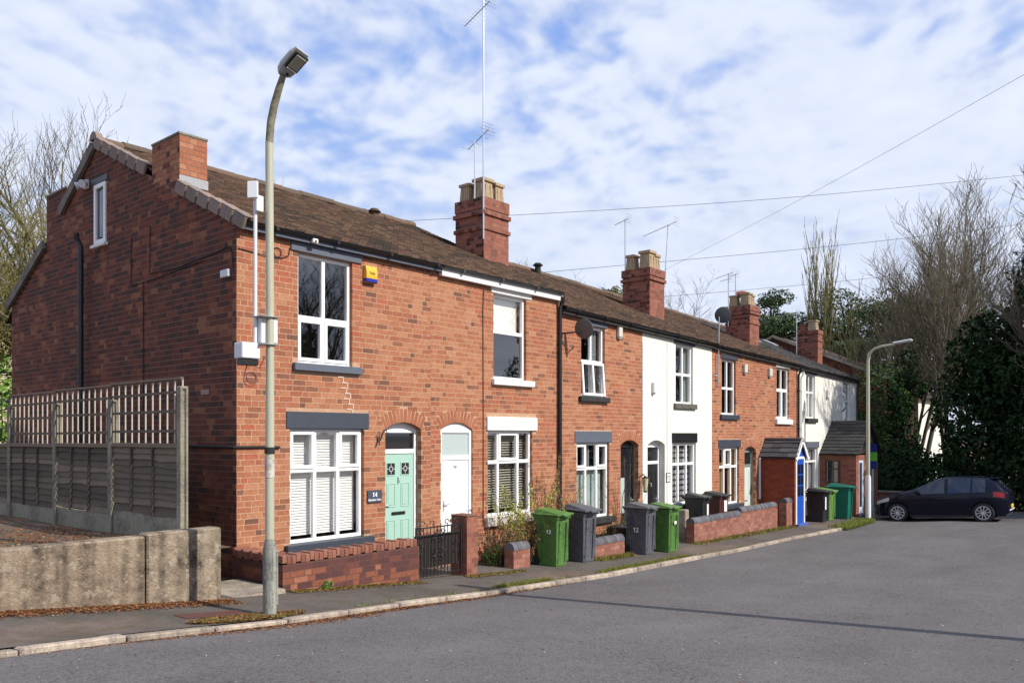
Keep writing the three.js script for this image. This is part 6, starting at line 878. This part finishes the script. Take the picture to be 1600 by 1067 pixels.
for (const [x, z, h, l, k, ln] of [[34.9, 0.2, 12.6, 'big bare tree with many upright stems, ivy on its foot', 3, -0.02], [38.3, 1.4, 13.4, 'tallest of the big bare trees on the right', 3, 0], [41.8, 2.6, 13.2, 'bare tree right of the tallest one, against the sky', 3, 0], [40.4, 4.6, 11.4, 'bare tree at the right edge over the dark hedge', 3, 0], [39.2, -1.4, 12.4, 'bare tree left of the big ones, leaning outward', 2, -0.02]]) bareTree('bare_tree', l, [x, -3, z], { h, stems: k, lean: ln, stemSpread: 0.22, trunk: 0.8, kids: [14, 8, 6], lv: 3, rmin: 0.01, spread: 0.58, up: 0.24, ratio: 0.46, from: 0.3, r: h * 0.0095, wob: 0.22, bark: M.bark, twig: M.twig });
bareTree('sapling', 'thicket of thin green stems right of the last chimney', [38.9, -3, -4.3], { h: 9, stems: 6, stemSpread: 0.2, trunk: 0.85, kids: [6, 4], lv: 2, rmin: 0.014, spread: 0.4, up: 0.5, r: 0.06, bark: M.barkGreen, twig: M.twigGreen });
bareTree('bare_tree', 'bare tree outside the right edge that dapples the white end house', [28.9, -3, 7.6], { h: 11.5, kids: [11, 8, 6, 4], spread: 0.6, stems: 2, stemSpread: 0.12 });
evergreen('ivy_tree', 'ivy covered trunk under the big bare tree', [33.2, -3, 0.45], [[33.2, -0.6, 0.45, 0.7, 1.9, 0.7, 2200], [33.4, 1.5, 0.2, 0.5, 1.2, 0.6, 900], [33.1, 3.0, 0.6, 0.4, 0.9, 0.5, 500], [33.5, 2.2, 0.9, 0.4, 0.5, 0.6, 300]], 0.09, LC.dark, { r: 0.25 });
evergreen('laurel_bush', 'mid green shrub mass behind the far street lamp', [32.5, -3, -0.6], [[32.4, 1.6, -0.4, 1.3, 1.6, 1.3, 2600], [33.6, -0.4, -1.4, 1.5, 1.6, 1.3, 2200], [31.9, -1.3, 0.0, 1.1, 1.2, 1.0, 1600], [31.6, 0.0, -0.9, 0.9, 0.9, 0.9, 1000]], 0.085, LC.green, { cat: 'shrub' });
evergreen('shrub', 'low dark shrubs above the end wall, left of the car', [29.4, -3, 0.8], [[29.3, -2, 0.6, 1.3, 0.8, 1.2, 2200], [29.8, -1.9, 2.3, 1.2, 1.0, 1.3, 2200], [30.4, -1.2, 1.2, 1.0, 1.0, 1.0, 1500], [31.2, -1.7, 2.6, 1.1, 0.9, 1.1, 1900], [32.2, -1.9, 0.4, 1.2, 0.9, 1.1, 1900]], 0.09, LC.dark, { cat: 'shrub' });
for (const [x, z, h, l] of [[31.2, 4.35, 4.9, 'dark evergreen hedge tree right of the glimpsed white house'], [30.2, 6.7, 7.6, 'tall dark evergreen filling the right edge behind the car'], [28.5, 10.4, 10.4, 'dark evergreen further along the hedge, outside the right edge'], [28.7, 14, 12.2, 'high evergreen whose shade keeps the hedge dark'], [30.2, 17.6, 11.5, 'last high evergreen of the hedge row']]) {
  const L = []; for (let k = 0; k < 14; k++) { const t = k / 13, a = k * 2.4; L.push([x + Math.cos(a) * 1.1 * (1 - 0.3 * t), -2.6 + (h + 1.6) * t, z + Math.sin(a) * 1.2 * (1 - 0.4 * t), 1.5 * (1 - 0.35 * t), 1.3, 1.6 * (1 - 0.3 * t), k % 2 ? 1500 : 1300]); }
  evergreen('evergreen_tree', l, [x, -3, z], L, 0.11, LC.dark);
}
// across the road: what the window panes mirror and nothing else shows
for (const [x, z, h] of [[9, 36, 15], [15, 33, 14], [20, 35, 15], [26, 34, 14]]) bareTree('bare_tree', `bare tree across the road seen only in the window panes, ${{ 9: 'opposite the corner house', 15: 'the lowest one', 20: 'third along', 26: 'furthest along' }[x]}`, [x, -2.4, z], { h, kids: [13, 8, 6, 4], spread: 0.7 });
for (const [x, z, h] of [[12.5, 40, 7], [18, 39, 8.5], [23.5, 40, 6], [30, 41, 9]]) { const L = []; for (let k = 0; k < 12; k++) { const t = k / 11, a = k * 2.4; L.push([x + Math.cos(a) * 1.6 * (1 - 0.5 * t), -1.5 + h * t, z + Math.sin(a) * 1.4, 1.5 - 0.6 * t, 1.1, 1.4 - 0.6 * t, 260]); } evergreen('evergreen_tree', `evergreen across the road mirrored in the window panes, ${{ 12.5: 'lower of the two nearest', 18: 'higher of the two nearest', 23.5: 'lowest one', 30: 'furthest along' }[x]}`, [x, -2.6, z], L, 0.26, LC.green); }

// ---------- buildings behind ----------
{
  const h = thing('brick_house', 'brown brick house end behind the terrace, half hidden by trees', 'house', V(40, -3, -6)), x0 = 37.3, bm = mat(0.17, 0.065, 0.035, { map: T.grain, size: 0.3 });
  const s = new THREE.Shape([[1.5, -3.2], [1.5, 2.85], [7.2, 5.3], [13, 2.85], [13, -3.2]].map((p) => new THREE.Vector2(...p))); mesh('gable_wall', new THREE.ExtrudeGeometry(s, { depth: 5.6, bevelEnabled: false }).rotateY(Math.PI / 2).translate(x0, 0, 0), bm, h);
  const l = []; courses(l, -13, -1.5, -3.1, 5.2, (y, hh) => { const k = Math.max(0, y + hh - 2.85) / 0.43; return k ? [[-20, -13 + k], [-1.5 - k, 0]] : []; }, brickX(x0), 'gable', [1, 1]); lay('brick', l, brickGeo, PAL.gable, M.bricks, h, 0, 'brickwork');
  for (const [a, b] of [[-1.2, -7.2], [-13.3, -7.2]]) { const r = new MB(); r.bar(V(x0 + 2.8, 2.82, a), V(x0 + 2.8, 5.4, b), 6.2, 0.12, V(1, 0, 0)); r.build('roof', mat(0.13, 0.085, 0.06, { map: T.grain, size: 0.5 }), h); new MB().bar(V(x0 - 0.3, 2.86, a), V(x0 - 0.3, 5.44, b), 0.14, 0.06).build('bargeboard', M.slab, h); }
}
{ const h = thing('white_house', 'white rendered house glimpsed between the dark trees', 'house', V(46.5, -3, -4)); new MB().box(44, 50, -3.2, 2.2, -8, -1.5).build('wall', M.render, h); const r = new MB(); r.bar(V(47, 2.1, -1.2), V(47, 3.7, -4.75), 6.6, 0.12, V(1, 0, 0)); r.bar(V(47, 2.1, -8.3), V(47, 3.7, -4.75), 6.6, 0.12, V(1, 0, 0)); r.build('roof', M.under, h); }
{ const h = thing('cream_building', 'cream building glimpsed at the left edge behind the hedge', 'building', V(10, -2, -46)); new MB().box(4, 13, -3, 6.3, -56, -46).build('wall', mat(0.5, 0.42, 0.28, { map: T.soft, size: 2 }), h); new MB().bar(V(8.5, 6.2, -45.5), V(8.5, 8.6, -51), 9.6, 0.15, V(1, 0, 0)).build('roof', M.under, h); }
evergreen('hedge', 'bright green hedge behind the dark railings at the left edge', [1.5, -1.6, -16.8], [[2.4, 0.5, -16.8, 1.3, 1.7, 0.9, 2600], [0.6, 0.4, -17, 1.3, 1.7, 0.9, 2000], [3.6, 0.3, -17.2, 1.2, 1.5, 0.9, 1600]], 0.09, LC.bright, { cat: 'hedge' });
{ const f = thing('railings', 'dark metal railings at the left edge in front of the green hedge', 'railings', V(1, -1.4, -14.6)), y0 = -1.5, y1 = 1.05; new MB().cbox(-2.5, 3.6, y1 - 0.12, y1 - 0.08, -14.63, -14.57, 0.004).cbox(-2.5, 3.6, y0 + 0.2, y0 + 0.24, -14.63, -14.57, 0.004).build('rail', M.iron, f); for (let x = -2.4; x < 3.6; x += 0.17) new MB().tube([V(x, y0, -14.6), V(x, y1, -14.6)], 0.014, 5).build('bar', M.iron, f); }

// ---------- garden plants ----------
function plant(name, label, at, o) {
  const p = thing(name, label, o.cat ?? 'shrub', V(...at)), st = new MB(), lf = new MB();
  for (let k = 0; k < o.n; k++) { let q = V(at[0] + rr(-o.w, o.w), at[1], at[2] + rr(-o.d, o.d)), d = V(rr(-0.4, 0.4), 1, rr(-0.25, 0.35)).normalize(), pts = [q.clone()]; const h = o.h * rr(0.5, 1.1); for (let i = 0; i < 6; i++) { d.add(V(rr(-0.3, 0.3), 0.1, rr(-0.3, 0.3))).normalize(); q = q.clone().addScaledVector(d, h / 6); pts.push(q); } st.tube(pts, [0.008, 0.007, 0.006, 0.005, 0.005, 0.004, 0.003], 4, false); for (let i = 0; i < o.lv; i++) { const f = rr(0.25, 1) * 5.99, a = pts[Math.floor(f)].clone().lerp(pts[Math.floor(f) + 1], f % 1); leaves(lf, [[a.x, a.y, a.z, 0.05, 0.05, 0.05, 1]], o.s ?? 0.022, o.cols); } }
  st.build('stem', o.stem ?? M.twig, p); if (lf.p.length) lf.build('foliage', leafMat, p); return p;
}
const brownL = cols([[0.22, 0.1, 0.04], [0.28, 0.14, 0.05], [0.16, 0.07, 0.035], [0.3, 0.2, 0.08]]), limeL = cols([[0.3, 0.33, 0.06], [0.24, 0.3, 0.06], [0.36, 0.36, 0.1]]);
plant('shrub', 'dense brown twiggy shrub under the white blinds window', [5.75, -2.42, 0.62], { n: 150, w: 0.8, d: 0.22, h: 0.95, lv: 34, cols: brownL, s: 0.02 });
plant('shrub', 'leggy lime green shrub in front of the white blinds window', [5.85, -2.4, 0.5], { n: 32, w: 0.36, d: 0.15, h: 1.6, lv: 60, s: 0.027, cols: limeL, stem: M.twigGreen });
plant('shrub', 'reddish brown climbing shrub right of the white blinds window', [6.85, -2.4, 0.32], { n: 30, w: 0.3, d: 0.12, h: 1.95, lv: 40, cols: cols([[0.2, 0.06, 0.025], [0.3, 0.17, 0.05], [0.34, 0.24, 0.06]]) });
plant('shrub', 'small orange leaved shrub behind the grey bin beside the downpipe', [8.0, -2.5, 0.4], { n: 26, w: 0.3, d: 0.12, h: 1.25, lv: 34, cols: cols([[0.34, 0.16, 0.04], [0.3, 0.2, 0.06]]) });
plant('shrub', 'dark green tuft behind the short wall end', [5.1, -2.42, 0.45], { n: 60, w: 0.25, d: 0.15, h: 0.4, lv: 26, cols: LC.green, stem: M.twigGreen });
plant('climber', 'bare climbing plant on the wall beside the black arched doorway', [9.95, -2.5, 0.12], { n: 16, w: 0.14, d: 0.05, h: 2.2, lv: 4, cols: limeL, cat: 'climbing plant' });
plant('shrub', 'low green weeds behind the low wall with the planter', [8.4, -2.5, 0.6], { n: 40, w: 0.35, d: 0.2, h: 0.5, lv: 22, cols: LC.green });

// ---------- leaf litter, moss, grass: nobody could count them ----------
function litter(name, label, cat, n, spot, colours, o = {}) { const b = new MB(); for (let i = 0; i < n; i++) { const [x, z, y] = spot(), s = (o.s ?? 0.018) * rr(0.5, 1.4), a = rr(0, 6.28), h = (y ?? G(x, z)) + rr(0.004, o.hh ?? 0.02); b.col = pick(colours); const ca = Math.cos(a) * s, sa = Math.sin(a) * s, k = rr(-0.7, 0.7) * s; if (o.blade) b.tri(V(x - ca * 0.25, h - 0.01, z - sa * 0.25), V(x + ca * 0.25, h - 0.01, z + sa * 0.25), V(x + rr(-1, 1) * s, h + s * rr(1.2, 2.6), z + rr(-1, 1) * s)); else b.quad(V(x - ca, h, z - sa), V(x + sa * 0.6, h + k, z - ca * 0.6), V(x + ca, h + 0.004, z + sa), V(x - sa * 0.6, h - k * 0.3 + 0.003, z + ca * 0.6)); } b.col = null; tag(b.build(name, leafMat), label, cat, null, 'stuff'); }
const rust = cols([[0.17, 0.055, 0.022], [0.2, 0.075, 0.026], [0.11, 0.04, 0.02], [0.24, 0.11, 0.04], [0.14, 0.05, 0.02], [0.3, 0.2, 0.1], [0.09, 0.05, 0.03]]), moss = cols([[0.16, 0.16, 0.03], [0.2, 0.19, 0.04], [0.12, 0.13, 0.03], [0.22, 0.16, 0.05]]), grassC = cols([[0.16, 0.2, 0.035], [0.22, 0.25, 0.05], [0.12, 0.17, 0.03], [0.26, 0.26, 0.08]]);
const skew = () => rnd() * rnd();
litter('leaf_litter', 'brown leaf litter lying in the gutter along the kerb', 'leaf litter', 14000, () => { const x = rr(-5.5, 0.9) + (rnd() < 0.3 ? rr(0, 4) : 0); return [x, kerbZ(x) + 0.02 + skew() * (x < 0 ? 0.3 : 0.14), G(x) - 0.054]; }, rust, { s: 0.013 });
litter('leaf_litter', 'rust brown litter along the foot of the retaining wall', 'leaf litter', 12000, () => { const x = rr(-5, -1); return [x, 1.51 + skew() * 0.42]; }, rust, { s: 0.013 });
litter('leaf_litter', 'brown litter on the yard behind the retaining wall', 'leaf litter', 9000, () => { const x = rr(-6, -1.05), z = rr(-3.5, 1.25); return [x, z, lotY(x, z)]; }, rust, { s: 0.016 });
litter('leaf_litter', 'brown and yellow litter around the nearest lamp foot', 'leaf litter', 8000, () => { const a = rr(0, 6.28), r = Math.sqrt(rnd()), x = -1.5 + Math.cos(a) * r * 0.75, z = 2.72 + Math.sin(a) * r * 0.2 + (x + 1.2) * -0.13; return [x, z]; }, rust.concat(moss), { s: 0.012 });
litter('moss', 'mossy litter along the foot of the garden walls', 'moss', 6000, () => { const x = rnd() < 0.6 ? rr(0, 2.4) : rr(3.4, 4.9); return [x, (x < 2.5 ? 1.23 : 1.22) + skew() * 0.3]; }, moss.concat(rust.slice(0, 3)), { s: 0.013 });
litter('grass', 'tufts of short grass and moss along the kerb top', 'grass', 9000, () => { const q = rnd(), x = q < 0.3 ? rr(2.9, 4.3) : q < 0.92 ? rr(5.9, 9.4) : rr(0.0, 13), w = q > 0.92 ? 0.05 : 0.22; return [x, kerbZ(x) - 0.14 - skew() * w]; }, grassC.concat(moss), { s: 0.02, blade: 1, hh: 0.012 });
litter('grass', 'bright grass patch at the end of the pavement below the far lamp', 'grass', 9000, () => { const x = rr(18.6, 22.6), z = kerbZ(x) - 0.05 - skew() * 0.75 + 0.2; return [x, z, G(x, z) - 0.02]; }, grassC, { s: 0.035, blade: 1 });
litter('grass', 'grass and weeds along the foot of the low walls', 'grass', 6000, () => { const q = rnd(), x = q < 0.3 ? rr(7.2, 8.6) : q < 0.8 ? rr(13.5, 18) : rr(11.6, 14), z = (q < 0.3 ? 1.18 : 1.1) + skew() * 0.28; return [x, z]; }, grassC.concat(moss, rust.slice(0, 2)), { s: 0.026, blade: 1 });
litter('grit', 'pale grit and small stones strewn over the road', 'grit', 2600, () => { const x = rr(-5, 22), z = kerbZ(x) + 0.1 + rnd() * 7; return [x, z, G(x, z) - 0.054]; }, cols([[0.3, 0.28, 0.26], [0.2, 0.19, 0.18], [0.08, 0.075, 0.07], [0.16, 0.1, 0.06]]), { s: 0.011, hh: 0.006 });
plant('weed', 'small green weed at the foot of the dark garden wall', [0.62, -2.14, 1.27], { n: 14, w: 0.05, d: 0.03, h: 0.14, lv: 10, cols: LC.bright, cat: 'weed' });

// ---------- put each thing on its base, and the whole place at its height ----------
for (const o of scene.children) {
  const at = o.userData.at;
  if (at) { for (const c of o.children) c.position.sub(at); o.position.add(at); }
  delete o.userData.at;
  if (o.isMesh || o.isGroup) o.position.y += E;
}
renderer.render(scene, camera);
